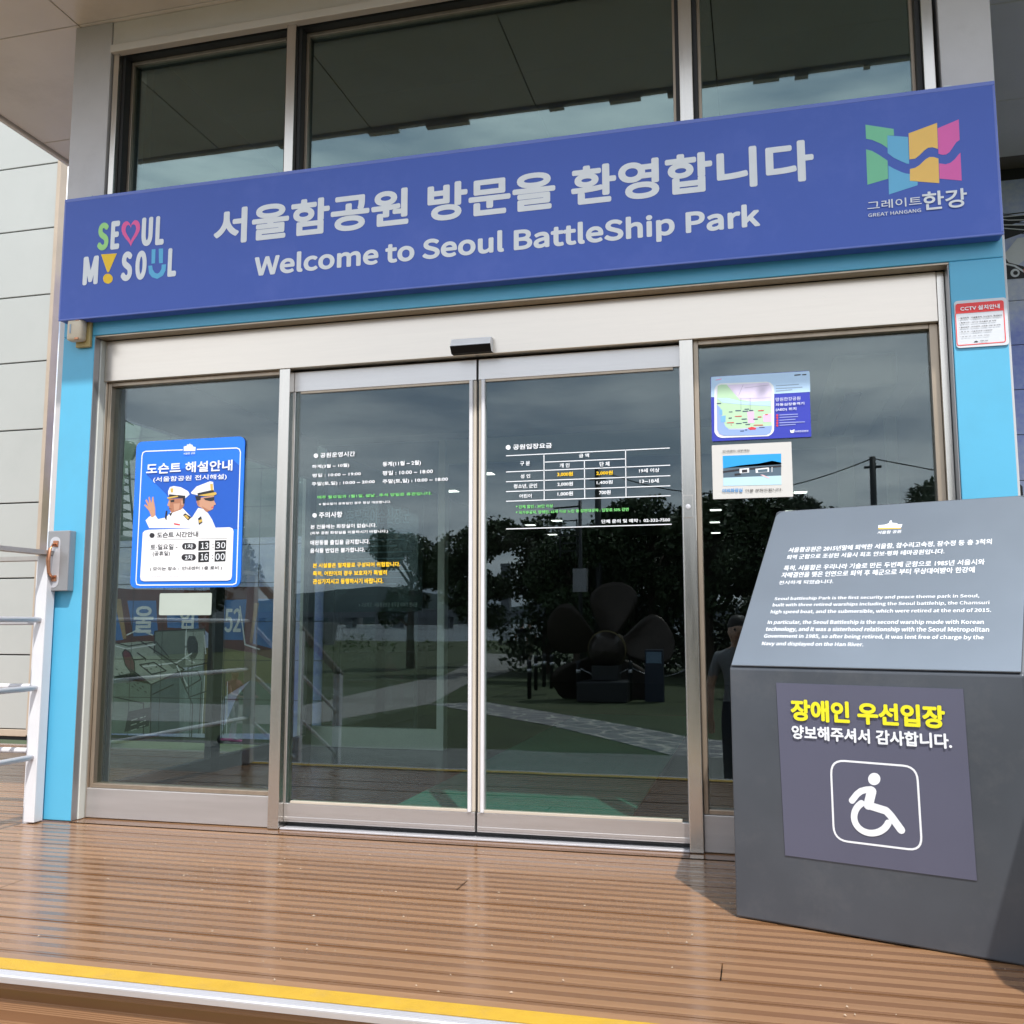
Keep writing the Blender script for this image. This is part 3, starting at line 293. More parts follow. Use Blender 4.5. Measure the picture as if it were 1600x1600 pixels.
 'aed':[["p","lb",1,[[0.706,2.127],[0.712,2.129],[1.138,2.128],[1.142,2.124],[1.141,2.032],[0.981,2.032],[0.981,2.015],[0.704,2.034]]],["p","w",2,[[0.719,2.062],[0.72,2.071],[0.724,2.08],[0.73,2.087],[0.737,2.093],[0.746,2.096],[0.755,2.096],[0.952,2.091],[0.96,2.089],[0.969,2.085],[0.975,2.079],[0.981,2.071],[0.984,2.062],[0.985,2.053],[0.979,1.873],[0.978,1.864],[0.974,1.855],[0.968,1.848],[0.961,1.843],[0.953,1.839],[0.944,1.839],[0.749,1.841],[0.74,1.843],[0.731,1.847],[0.724,1.853],[0.719,1.861],[0.715,1.87],[0.715,1.879]]],["p","lav",3,[[0.729,2.058],[0.73,2.065],[0.733,2.072],[0.738,2.078],[0.744,2.082],[0.75,2.085],[0.758,2.085],[0.948,2.08],[0.955,2.079],[0.962,2.076],[0.968,2.071],[0.972,2.064],[0.974,2.057],[0.975,2.05],[0.97,1.876],[0.968,1.868],[0.965,1.862],[0.961,1.856],[0.955,1.852],[0.948,1.849],[0.941,1.848],[0.752,1.851],[0.745,1.852],[0.738,1.856],[0.732,1.86],[0.728,1.867],[0.725,1.874],[0.724,1.881]]],["p","gr",4,[[0.735,2.084],[0.75,2.09],[0.775,2.088],[0.797,2.059],[0.832,2.014],[0.885,2.002],[0.969,2.001],[0.969,1.882],[0.93,1.886],[0.841,1.88],[0.771,1.882],[0.751,1.894],[0.736,1.937],[0.729,2.007]]],["p","lav",5,[[0.777,2.086],[0.961,2.086],[0.97,2.069],[0.97,2.016],[0.886,2.017],[0.833,2.018],[0.805,2.058]]],["p","sky",5,[[0.729,1.998],[0.745,1.98],[0.752,1.936],[0.764,1.895],[0.78,1.879],[0.845,1.876],[0.93,1.884],[0.97,1.886],[0.969,1.87],[0.962,1.853],[0.945,1.845],[0.758,1.85],[0.736,1.86],[0.728,1.882]]],["p","lb",5,[[0.73,2.028],[0.779,2.025],[0.844,2.004],[0.97,1.997],[0.969,1.976],[0.836,1.992],[0.754,2.005]]],["p","pk",5,[[0.863,1.956],[0.894,1.956],[0.894,1.903],[0.866,1.903]]],["p","pk",5,[[0.932,1.939],[0.968,1.942],[0.968,1.904],[0.933,1.905]]],["p","sky2",6,[[0.739,1.972],[0.752,1.973],[0.753,1.949],[0.739,1.948]]],["p","sky2",6,[[0.744,1.941],[0.767,1.944],[0.766,1.914],[0.745,1.913]]],["p","nv",7,[[0.729,2.004],[0.748,2.004],[0.748,2.0],[0.729,2.0]]],["p","nv",7,[[0.782,1.961],[0.798,1.961],[0.798,1.958],[0.782,1.958]]],["p","nv",7,[[0.811,1.966],[0.835,1.965],[0.835,1.961],[0.811,1.962]]],["p","nv",7,[[0.843,1.961],[0.868,1.961],[0.868,1.957],[0.843,1.957]]],["p","nv",7,[[0.852,1.97],[0.872,1.97],[0.872,1.966],[0.852,1.967]]],["p","nv",7,[[0.872,1.963],[0.89,1.963],[0.89,1.959],[0.872,1.959]]],["p","nv",7,[[0.78,1.933],[0.795,1.933],[0.794,1.929],[0.78,1.929]]],["p","nv",7,[[0.838,1.925],[0.861,1.925],[0.86,1.921],[0.838,1.921]]],["p","nv",7,[[0.889,1.922],[0.909,1.922],[0.909,1.918],[0.889,1.918]]],["p","nv",7,[[0.813,1.906],[0.838,1.905],[0.837,1.902],[0.813,1.902]]],["p","nv",7,[[0.842,1.909],[0.862,1.909],[0.862,1.905],[0.842,1.906]]],["p","nv",7,[[0.854,1.899],[0.874,1.899],[0.874,1.895],[0.854,1.896]]],["p","nv",7,[[0.914,1.882],[0.938,1.881],[0.938,1.878],[0.914,1.878]]],["p","nv",7,[[0.83,1.87],[0.847,1.87],[0.847,1.866],[0.83,1.866]]],["p","nv",7,[[0.851,1.874],[0.861,1.874],[0.861,1.87],[0.851,1.87]]],["p","red",7,[[0.808,1.939],[0.839,1.939],[0.838,1.935],[0.808,1.936]]],["p","red",7,[[0.772,1.911],[0.803,1.911],[0.803,1.907],[0.772,1.908]]],["p","red",7,[[0.912,1.96],[0.937,1.96],[0.937,1.956],[0.912,1.956]]],["p","red",7,[[0.89,1.894],[0.931,1.893],[0.93,1.889],[0.89,1.891]]],["p","red",7,[[0.909,1.931],[0.926,1.931],[0.926,1.927],[0.909,1.927]]],["p","red",7,[[0.942,1.94],[0.954,1.94],[0.954,1.936],[0.942,1.936]]],["p","red",7,[[0.863,1.881],[0.882,1.885],[0.902,1.879],[0.898,1.872],[0.873,1.871]]],["s","red",7,0.002,[[0.79,1.902],[0.792,1.896]]],["s","nv",7,0.0008,[[0.837,2.022],[0.836,1.962]]],["s","nv",7,0.0008,[[0.878,2.019],[0.877,1.96]]],["s","nv",7,0.0008,[[0.827,2.033],[0.849,2.083]]],["s","nv",7,0.0008,[[0.854,2.068],[0.962,2.074]]],["t","망원한강공원",0.99,1.996,1.097,2.013,0.0,"w"],["t","자동심장충격기",0.989,1.974,1.113,1.987,0.03,"w"],["t","(AED) 위치",0.989,1.949,1.078,1.965,0.02,"w"],["p","red",3,[[0.999,1.932],[0.999,1.93],[0.997,1.928],[0.994,1.927],[0.992,1.928],[0.99,1.93],[0.99,1.933],[0.991,1.935],[0.992,1.937],[0.995,1.938],[0.997,1.937],[0.999,1.935]]],["p","lb2",3,[[1.004,1.935],[1.084,1.935],[1.084,1.931],[1.004,1.931]]],["p","red",3,[[0.999,1.921],[0.998,1.918],[0.996,1.917],[0.994,1.916],[0.992,1.917],[0.99,1.919],[0.989,1.921],[0.99,1.924],[0.992,1.926],[0.994,1.926],[0.997,1.925],[0.998,1.923]]],["p","lb2",3,[[1.004,1.924],[1.085,1.924],[1.084,1.92],[1.004,1.92]]],["p","red",3,[[0.999,1.908],[0.998,1.906],[0.996,1.904],[0.994,1.903],[0.991,1.904],[0.99,1.906],[0.989,1.909],[0.99,1.911],[0.992,1.913],[0.994,1.914],[0.996,1.913],[0.998,1.911]]],["p","lb2",3,[[1.004,1.911],[1.073,1.912],[1.073,1.908],[1.003,1.907]]],["p","red",3,[[0.998,1.896],[0.998,1.894],[0.996,1.892],[0.993,1.892],[0.991,1.892],[0.989,1.894],[0.989,1.897],[0.989,1.899],[0.991,1.901],[0.994,1.902],[0.996,1.901],[0.998,1.899]]],["p","lb2",3,[[1.003,1.9],[1.113,1.898],[1.113,1.894],[1.003,1.895]]],["p","red",3,[[0.998,1.885],[0.997,1.882],[0.995,1.881],[0.993,1.88],[0.991,1.881],[0.989,1.883],[0.988,1.885],[0.989,1.888],[0.991,1.89],[0.993,1.89],[0.996,1.89],[0.997,1.888]]],["p","lb2",3,[[1.003,1.888],[1.073,1.889],[1.073,1.885],[1.003,1.884]]],["p","w",3,[[1.048,1.863],[1.056,1.859],[1.06,1.862],[1.068,1.864],[1.065,1.849],[1.055,1.848],[1.049,1.851]]],["t","미래한강본부",1.069,1.849,1.127,1.858,0.02,"w"],["p","gy",3,[[0.993,2.071],[1.093,2.072],[1.093,2.068],[0.992,2.067]]],["p","gy",3,[[0.992,2.059],[1.108,2.058],[1.108,2.054],[0.992,2.054]]],["p","gy",3,[[0.992,2.047],[1.064,2.049],[1.064,2.045],[0.992,2.042]]],["p","dk",3,[[1.075,2.115],[1.102,2.116],[1.102,2.111],[1.075,2.11]]],["p","dk",3,[[1.109,2.115],[1.127,2.115],[1.127,2.11],[1.109,2.11]]],["p","pk2",3,[[0.726,2.114],[0.753,2.118],[0.753,2.114],[0.726,2.111]]]],
 'toilet':[["t","안내센터 내부에는",0.749,1.773,0.87,1.783,0.03,"dk"],["t","야외화장실",0.743,1.588,0.833,1.606,0.05,"bl"],["t","이용 부탁드립니다.",0.845,1.588,1.006,1.6,0.03,"dk"],["p","psky",1,[[0.749,1.758],[1.006,1.757],[1.005,1.708],[0.749,1.7]]],["p","pfar",1,[[0.749,1.7],[0.828,1.711],[0.909,1.716],[0.966,1.726],[1.005,1.716],[1.003,1.657],[0.749,1.657]]],["p","pgnd",1,[[0.749,1.657],[1.003,1.657],[1.003,1.616],[0.748,1.619]]],["p","dk",2,[[0.748,1.687],[0.82,1.695],[1.005,1.704],[1.005,1.696],[0.819,1.685],[0.748,1.679]]],["p","w",3,[[0.822,1.695],[0.864,1.697],[0.864,1.676],[0.822,1.674]]],["p","dk",4,[[0.832,1.69],[0.856,1.691],[0.856,1.678],[0.832,1.677]]],["p","w",3,[[0.892,1.692],[0.951,1.696],[0.951,1.676],[0.893,1.673]]],["p","pfar",4,[[0.902,1.687],[0.945,1.69],[0.944,1.677],[0.903,1.675]]],["p","w",3,[[0.963,1.697],[0.966,1.697],[0.965,1.674],[0.962,1.674]]],["p","dk",3,[[0.799,1.674],[0.827,1.675],[0.827,1.666],[0.8,1.664]]],["p","pk3",3,[[0.912,1.664],[0.924,1.664],[0.955,1.647],[0.947,1.646]]]],
 'cctv':[["p","rd",1,[[1.733,2.301],[1.734,2.334],[1.736,2.34],[1.742,2.344],[1.913,2.345],[1.92,2.342],[1.922,2.335],[1.921,2.301]]],["t","CCTV 설치안내",1.752,2.31,1.905,2.33,0.05,"w"],["t","• 설치목적 : 시설물관리, 도난방지, 화재방지",1.744,2.275,1.911,2.283,0.045,"dk"],["t","• 촬영시간 : 24시간 연속촬영 및 녹화",1.745,2.256,1.888,2.262,0.045,"dk"],["t","• 촬영범위 : 안내센터, 교육동 내부 및 외부",1.744,2.236,1.904,2.242,0.045,"dk"],["t","• 책 임 자 : 서울함공원 시설담당",1.744,2.217,1.871,2.222,0.045,"dk"],["t","• 연 락 처 : 02. 332. 7500",1.744,2.197,1.859,2.201,0.045,"dk"],["t","서울함 공원",1.82,2.173,1.852,2.178,0.045,"dk"],["p","dk",2,[[1.798,2.172],[1.801,2.176],[1.804,2.177],[1.807,2.178],[1.81,2.177],[1.814,2.175],[1.814,2.172]]],["s","rd",1,0.0035,[[1.733,2.302],[1.733,2.172],[1.736,2.164],[1.742,2.163],[1.914,2.165],[1.918,2.168],[1.92,2.175],[1.92,2.302]]]],
 'plaque':[["t","서울함공원은 2015년말에 퇴역한 서울함, 참수리고속정, 잠수정 등 총 3척의",0.1006,0.5715,0.8064,0.6011,0.022,"w"],["t","퇴역 군함으로 조성된 서울시 최초 안보·평화 테마공원입니다.",0.1017,0.5336,0.6592,0.5597,0.022,"w"],["t","특히, 서울함은 우리나라 기술로 만든 두번째 군함으로 1985년 서울시와",0.1015,0.4712,0.7896,0.5005,0.022,"w"],["t","자매결연을 맺은 인연으로 퇴역 후 해군으로 부터 무상대여받아 한강에",0.1003,0.4347,0.7607,0.4637,0.022,"w"],["t","전시하게 되었습니다.",0.0983,0.3987,0.2979,0.4189,0.022,"w"],["t","Seoul battleship Park is the first security and peace theme park in Seoul,",0.0982,0.3135,0.7819,0.3337,0.022,"w"],["t","built with three retired warships including the Seoul battlehip, the Chamsuri",0.0981,0.281,0.8132,0.3019,0.022,"w"],["t","high speed boat, and the submersible, which were retired at the end of 2015.",0.0979,0.2459,0.82,0.2685,0.022,"w"],["t","In particular, the Seoul Battleship is the second warship made with Korean",0.0976,0.1936,0.801,0.2173,0.022,"w"],["t","technology, and it was a sisterhood relationship with the Seoul Metropolitan",0.0976,0.1587,0.8181,0.1851,0.022,"w"],["t","Government in 1985, so after being retired, it was lent free of charge by the",0.0978,0.127,0.8044,0.1508,0.022,"w"],["t","Navy and displayed on the Han River.",0.098,0.092,0.4435,0.1146,0.022,"w"],["p","w",0,[[0.4188,0.6902],[0.4172,0.7038],[0.4406,0.7051],[0.4541,0.7118],[0.456,0.7263],[0.4615,0.7281],[0.4645,0.7143],[0.4827,0.7094],[0.4869,0.7034],[0.5025,0.7021],[0.4995,0.6846]]],["p","y",0,[[0.4199,0.6811],[0.5002,0.6779],[0.4995,0.6846],[0.419,0.689]]],["t","서울함 공원",0.4191,0.6534,0.5023,0.6711,0.03,"w"]],
 'notice':[["t","장애인 우선입장",0.2147,0.6732,0.6958,0.7441,0.07,"y"],["t","양보해주셔서 감사합니다.",0.2149,0.613,0.7118,0.6597,0.06,"w"],["p","w",0,[[0.4943,0.5045],[0.4936,0.5002],[0.4921,0.496],[0.4896,0.4922],[0.4865,0.4889],[0.4828,0.4863],[0.4788,0.4845],[0.4745,0.4836],[0.4703,0.4838],[0.4664,0.4848],[0.4628,0.4868],[0.4599,0.4896],[0.4578,0.4931],[0.4566,0.497],[0.4563,0.5013],[0.4569,0.5056],[0.4585,0.5099],[0.461,0.5137],[0.4641,0.517],[0.4678,0.5196],[0.4719,0.5214],[0.4762,0.5222],[0.4804,0.5221],[0.4843,0.521],[0.4878,0.519],[0.4907,0.5162],[0.4928,0.5127],[0.494,0.5088]]],["s","w",0,0.0195,[[0.4028,0.4284],[0.4194,0.4501],[0.4327,0.4613],[0.4485,0.4671],[0.4648,0.47]]],["s","w",1,0.029,[[0.466,0.4644],[0.4535,0.4191]]],["s","w",2,0.0245,[[0.4535,0.4191],[0.5074,0.4076],[0.5206,0.3943],[0.5501,0.3536]]],["s","w",3,0.0205,[[0.4334,0.4235],[0.4268,0.418],[0.421,0.4118],[0.4162,0.405],[0.4123,0.3977],[0.4097,0.3901],[0.4082,0.3823],[0.4079,0.3747],[0.4089,0.3672],[0.4111,0.3602],[0.4144,0.3537],[0.4188,0.3479],[0.4242,0.343],[0.4305,0.339],[0.4375,0.336],[0.445,0.3341],[0.4529,0.3333],[0.461,0.3336],[0.4691,0.3351],[0.4771,0.3377],[0.4848,0.3412],[0.4919,0.3458],[0.4985,0.3511],[0.5042,0.3572],[0.5091,0.3639],[0.5129,0.3711]]],["s","w",0,0.0062,[[0.3403,0.5075],[0.3415,0.5213],[0.3452,0.5326],[0.3515,0.5414],[0.3603,0.5476],[0.3715,0.5513],[0.3853,0.5525],[0.564,0.5518],[0.5768,0.5506],[0.5873,0.5469],[0.5955,0.5409],[0.6014,0.5325],[0.605,0.5218],[0.6063,0.5086],[0.6086,0.3395],[0.6076,0.3266],[0.6044,0.316],[0.5988,0.3078],[0.5909,0.302],[0.5807,0.2985],[0.5682,0.2974],[0.3857,0.2981],[0.3722,0.2994],[0.361,0.3032],[0.3524,0.3094],[0.3461,0.3181],[0.3423,0.3292],[0.341,0.3429],[0.3403,0.5075]]]],
 'mural':[["p","m_red",1,[[-4.861,1.329],[-4.597,1.31],[-3.853,1.292],[-3.571,1.321],[-3.176,1.317],[-3.157,0.689],[-3.365,0.749],[-3.645,0.789],[-3.839,0.944],[-4.334,0.843],[-4.832,0.804]]],["p","m_blue",2,[[-4.83,1.214],[-4.765,1.176],[-4.654,0.858],[-4.834,0.838]]],["p","m_blue",2,[[-4.635,1.207],[-4.339,1.205],[-4.306,0.904],[-4.553,0.887]]],["p","m_blue",2,[[-4.235,1.21],[-3.921,1.208],[-3.899,0.955],[-4.212,0.965]]],["p","m_blue",2,[[-3.66,1.206],[-3.438,1.21],[-3.461,0.857],[-3.659,0.861]]],["p","m_blue",2,[[-3.328,1.214],[-3.167,1.213],[-3.154,0.781],[-3.367,0.829]]],["p","m_tan",3,[[-4.774,1.224],[-4.702,1.224],[-4.626,0.869],[-4.661,0.863]]],["p","m_tan",3,[[-3.362,1.178],[-3.319,1.178],[-3.377,0.831],[-3.397,0.841]]],["p","m_pale",3,[[-4.82,0.815],[-4.474,0.843],[-4.34,0.843],[-4.027,0.598],[-4.346,0.463],[-4.817,0.536]]],["p","m_green",3,[[-4.865,0.504],[-4.522,0.572],[-4.352,0.463],[-4.34,0.039],[-4.863,0.025]]],["p","m_dgreen",3,[[-4.352,0.463],[-4.074,0.577],[-4.05,0.047],[-4.34,0.039]]],["p","m_grey",4,[[-4.338,0.933],[-3.834,0.955],[-3.827,0.642],[-4.135,0.602],[-4.335,0.743]]],["p","m_pale",5,[[-4.035,0.923],[-3.839,0.934],[-3.833,0.652],[-4.017,0.635]]],["p","m_dk",6,[[-3.992,0.892],[-3.932,0.892],[-3.9,0.829],[-3.896,0.745],[-3.924,0.693],[-3.971,0.693],[-4.004,0.766],[-4.008,0.85]]],["p","m_maroon",6,[[-4.631,0.767],[-4.593,0.762],[-4.554,0.709],[-4.528,0.635],[-4.535,0.582],[-4.571,0.576],[-4.624,0.634],[-4.655,0.709],[-4.655,0.751]]],["p","m_grn2",3,[[-4.074,0.577],[-3.827,0.642],[-3.827,0.053],[-4.05,0.047]]],["p","m_olive",3,[[-3.833,0.788],[-3.645,0.789],[-3.365,0.749],[-3.157,0.689],[-3.151,0.486],[-3.38,0.513],[-3.629,0.366],[-3.756,0.055],[-3.832,0.052]]],["p","m_green",2,[[-3.152,0.506],[-3.38,0.513],[-3.502,0.379],[-3.64,0.058],[-3.138,0.071]]],["p","m_dk",4,[[-4.572,0.223],[-4.336,0.27],[-4.359,0.103],[-4.605,0.044]]],["p","m_pale",5,[[-4.537,0.151],[-4.477,0.169],[-4.477,0.16],[-4.537,0.142]]],["p","m_pale",5,[[-4.541,0.109],[-4.481,0.127],[-4.481,0.119],[-4.541,0.1]]],["p","m_pale",5,[[-4.539,0.062],[-4.479,0.08],[-4.478,0.072],[-4.538,0.053]]],["p","m_pale",5,[[-4.453,0.174],[-4.393,0.192],[-4.393,0.183],[-4.453,0.165]]],["p","m_pale",5,[[-4.451,0.137],[-4.391,0.155],[-4.391,0.147],[-4.451,0.129]]],["p","m_pale",5,[[-4.455,0.095],[-4.395,0.113],[-4.395,0.105],[-4.455,0.087]]],["s","m_dk",7,0.012,[[-4.352,0.463],[-4.027,0.598]]],["s","m_dk",7,0.012,[[-4.352,0.463],[-4.56,0.593]]],["s","m_dk",7,0.012,[[-4.352,0.463],[-4.34,0.039]]],["s","m_dk",7,0.012,[[-4.338,0.933],[-3.834,0.955]]],["s","m_dk",7,0.012,[[-4.338,0.933],[-4.335,0.743]]],["s","m_dk",7,0.012,[[-4.66,0.74],[-4.624,0.634],[-4.565,0.571],[-4.525,0.582],[-4.532,0.656],[-4.58,0.741],[-4.631,0.771],[-4.66,0.74]]],["s","m_dk",7,0.012,[[-4.474,0.843],[-4.027,0.598]]],["s","m_dk",7,0.012,[[-4.33,0.38],[-4.129,0.467]]],["s","m_dk",7,0.012,[[-4.476,0.636],[-4.35,0.553],[-4.206,0.586],[-4.331,0.658],[-4.476,0.636]]],["s","m_dk",7,0.012,[[-4.54,0.678],[-4.418,0.689],[-4.506,0.741]]],["s","m_dk",7,0.012,[[-4.024,0.797],[-3.958,0.797],[-3.952,0.651]]],["s","m_dk",7,0.012,[[-4.056,0.577],[-3.896,0.589],[-3.857,0.517],[-4.008,0.432],[-4.056,0.577]]],["t","울",-4.558,0.92,-4.355,1.157,0.05,"w"],["t","함",-4.096,0.955,-3.92,1.168,0.05,"w"],["t","52",-3.644,0.924,-3.484,1.132,0.04,"w"],["p","m_dk",7,[[-4.41,0.679],[-4.412,0.674],[-4.417,0.672],[-4.422,0.674],[-4.424,0.679],[-4.423,0.683],[-4.417,0.685],[-4.412,0.683]]],["p","m_dk",7,[[-4.381,0.64],[-4.383,0.635],[-4.388,0.633],[-4.393,0.635],[-4.396,0.64],[-4.394,0.644],[-4.389,0.646],[-4.383,0.644]]],["p","m_dk",7,[[-4.352,0.601],[-4.354,0.597],[-4.359,0.595],[-4.365,0.596],[-4.367,0.601],[-4.365,0.605],[-4.36,0.607],[-4.355,0.606]]],["p","m_dk",7,[[-4.328,0.657],[-4.33,0.653],[-4.335,0.651],[-4.341,0.653],[-4.343,0.657],[-4.341,0.662],[-4.336,0.663],[-4.331,0.662]]],["p","m_dk",7,[[-4.3,0.618],[-4.302,0.614],[-4.307,0.612],[-4.312,0.614],[-4.314,0.618],[-4.312,0.623],[-4.307,0.625],[-4.302,0.623]]],["p","m_dk",7,[[-4.276,0.674],[-4.278,0.67],[-4.283,0.668],[-4.288,0.67],[-4.29,0.674],[-4.288,0.679],[-4.283,0.681],[-4.278,0.679]]],["p","m_dk",7,[[-4.247,0.636],[-4.249,0.631],[-4.254,0.629],[-4.259,0.631],[-4.262,0.636],[-4.26,0.64],[-4.255,0.642],[-4.25,0.64]]],["p","m_dk",7,[[-4.389,0.595],[-4.391,0.591],[-4.396,0.589],[-4.401,0.591],[-4.403,0.595],[-4.401,0.6],[-4.396,0.602],[-4.391,0.6]]],["p","m_dk",7,[[-4.365,0.652],[-4.366,0.647],[-4.372,0.645],[-4.377,0.647],[-4.379,0.651],[-4.377,0.656],[-4.372,0.658],[-4.367,0.656]]]],
}
for _k,_its in D.items():
    for _i in _its:
        if _i[0]=='t': glyphs(_i[1], all(ord(ch)<0x2000 for ch in _i[1]), 6 if _i[5]-_i[3]>.05 else 2)
# ================================================================ SETTING
def struct(o): return tag(o, kind='structure')
def sheet(name, pts, z, m, parent=None):
    return MB().add([(x,y,z) for x,y in pts],[tuple(range(len(pts)))]).build(name,m,parent)
def ccw(p):
    a=sum(p[i][0]*p[(i+1)%len(p)][1]-p[(i+1)%len(p)][0]*p[i][1] for i in range(len(p))); return p if a>0 else p[::-1]
GZ=-.7
struct(sheet('ground',[(-900,-86),(900,-86),(900,120),(-900,120)],GZ,M['grass']))
b=MB().add([(-900,-86,GZ),(900,-86,GZ),(900,-92,-1.7),(-900,-92,-1.7)],[(0,1,2,3)]); struct(b.build('river_bank',M['grass']))
struct(sheet('river',[(-3000,-1500),(3000,-1500),(3000,-91),(-3000,-91)],-1.5,M['water']))
struct(sheet('paved_walk',[(-14,-8.2),(16,-8.35),(16,-3.1),(-14,-3.1)],GZ+.006,M['paver']))
struct(sheet('tactile_strip',[(-1.9,-6.4),(.6,-6.4),(.6,-5.2),(-1.9,-5.2)],GZ+.011,M['tactile']))
struct(sheet('stone_path',ccw([(-4.85,-15.8),(-3.5,-14.35),(-1.43,-11.95),(-.2,-10.4),(3,-8.6),(3,-8.34),(-.24,-8.26),(-1.1,-9.5),(-2.55,-11.5),(-4.1,-13.1),(-5.9,-15.0)]),GZ+.008,M['flag']))
struct(sheet('concrete_path',ccw([(-14,-10.5),(-6.63,-10.7),(-5.9,-15.0),(-7.1,-21.6),(-8.6,-36.2),(-10.5,-48),(-14,-48),(-10.5,-32),(-9.2,-26),(-8.4,-14.2),(-14,-14)]),GZ+.004,M['concrete']))
struct(sheet('river_path',ccw([(-10.5,-40),(30,-33),(30,-30.5),(-9.6,-36.5)]),GZ+.01,M['concrete']))
# far bank: hills, bridge, blocks (seen mirrored in the doors)
def hill(x0,x1,y,h,seed):
    rnd=random.Random(seed); n=40; vs=[];fs=[]
    for i in range(n+1):
        t=i/n; x=x0+(x1-x0)*t; z=h*(math.sin(math.pi*t)**.7)*(.75+.25*math.sin(t*9+seed))+rnd.uniform(0,.05)*h
        vs+=[(x,y,-3),(x,y-80,z),(x,y-900,-3)]
    for i in range(n):
        for k in range(2): a=i*3+k; fs.append((a,a+3,a+4,a+1))
    return struct(MB().add(vs,fs).build('hills',M['hill'],None,True))
hill(-2600,-700,-3000,150,1); hill(-1500,200,-3300,105,2); hill(-200,1800,-3200,90,3)
struct(sheet('far_bank',[(-3000,-3000),(3000,-3000),(3000,-1480),(-3000,-1480)],-.8,M['grass']))

def deck_mesh(name, boards, mats, parent=None):
    """boards: list of (corner list of 4, (u,v) list)"""
    me=bpy.data.meshes.new(name); vs=[];fs=[];uv=[]
    for p,q in boards: n=len(vs); vs+=p; fs.append((n,n+1,n+2,n+3)); uv+=q
    me.from_pydata(vs,[],fs); l=me.uv_layers.new(name='UV')
    for i,q in enumerate(uv): l.data[i].uv=q
    me.materials.append(mats); o=bpy.data.objects.new(name,me); return link(o,parent)
def boards_top(x0,x1,y0,y1,z,rnd,bw=.14,gap=.006,thick=.02):
    out=[]; y=y1
    while y>y0+.02:
        ya=max(y-bw+gap,y0); xs=[x0]; x=x0+rnd.uniform(.3,14)
        while x<x1-.3: xs.append(x); x+=9
        xs.append(x1); v0=rnd.randint(0,40)*.14; u0=rnd.uniform(0,30); dz=rnd.uniform(-.0012,.0012)
        for i in range(len(xs)-1):
            a=xs[i]+(.002 if i else 0); c=xs[i+1]-(.002 if i<len(xs)-2 else 0); w=y-ya; zz=z+dz+rnd.uniform(-.0006,.0006)
            out.append(([(a,ya,zz),(c,ya,zz),(c,y,zz),(a,y,zz)],[(a+u0,v0),(c+u0,v0),(c+u0,v0+w),(a+u0,v0+w)]))
            out.append(([(a,ya,zz-thick),(c,ya,zz-thick),(c,ya,zz),(a,ya,zz)],[(a+u0,v0+.12),(c+u0,v0+.12),(c+u0,v0+.135),(a+u0,v0+.135)]))
            out.append(([(a,y,zz),(c,y,zz),(c,y,zz-thick),(a,y,zz-thick)],[(a+u0,v0+.12),(c+u0,v0+.12),(c+u0,v0+.135),(a+u0,v0+.135)]))
        y-=bw
    return out
rnd=random.Random(3)
DX0,DX1=-2.73,2.35
deck=deck_mesh('deck',boards_top(DX0,DX1,-1.84,-.088,0,rnd),M['deck']); struct(deck)
MB().box((DX0,-1.83,-.68),(DX1,-.09,-.0215)).build('deck_joists',M['dark_trim'],deck)
# edging board laid against the wall
struct(deck_mesh('deck_edging',[([(DX0,-.086,.004),(DX1,-.086,.004),(DX1,.14,.004),(DX0,.14,.004)],[(0,.36),(5,.36),(5,.375),(0,.375)])],M['deck']))
# ramp deck on the left, a little lower
struct(deck_mesh('ramp_deck',boards_top(-9,DX0-.05,-1.9,3.08,-.075,rnd),M['deck']))
struct(MB().box((-9,-1.9,-.66),(DX0-.06,3.05,-.1)).build('ramp_base',M['dark_trim']))
# steps down to the paving, with aluminium nosing
def nosing(y,z,par):
    b=MB(); P=[(0,0),(-.082,0),(-.086,.0035),(-.122,.0035),(-.126,0),(-.126,-.004),(-.124,-.018),(-.121,-.018),(-.121,-.006),(0,-.006)]
    b.prism([(a,c) for a,c in P],(DX0,y,z+.004),(0,1,0),(0,0,1),(1,0,0),0,DX1-DX0); o=b.build('nosing',M['alu'],par)
    n=MB()
    x=DX0
    while x<DX1: n.cbox((x+.001,y-.078,z+.0042),(DX1-.001,y-.004,z+.0082),.001); x=DX1
    n.build('tread_insert',M['nose_yellow'],o)
    g=MB()
    for k in range(3): g.box((DX0,y-.094-.010*k,z+.0074),(DX1,y-.090-.010*k,z+.0080))
    g.build('nosing_ridge',M['alu'],o)
steps=thing('front_steps','brown composite front steps with yellow and aluminium nosing below the doors','steps',(0,0,0))
y,z=-1.84,0
for k in range(4):
    nosing(y,z,steps)
    yb=y-.085
    zb=max(z-.175,GZ+.001); v0=.0
    deck_mesh('riser',[([(DX0,yb,zb),(DX1,yb,zb),(DX1,yb,z-.006),(DX0,yb,z-.006)],[(0,v0),(5,v0),(5,v0+.205),(0,v0+.205)])],M['deck'],steps)
    if k<3:
        deck_mesh('tread',boards_top(DX0,DX1,yb-.24,yb-.002,z-.175,rnd),M['deck'],steps)
    y=yb-.24; z-=.175
# ================================================================ BUILDING
B=thing('entrance_building','glazed park entrance building with overhanging grey roof and cyan door surround','building',(0,0,0))
def part(mb,name,m,parent=B,smooth=False): return mb.build(name,m,parent,smooth)
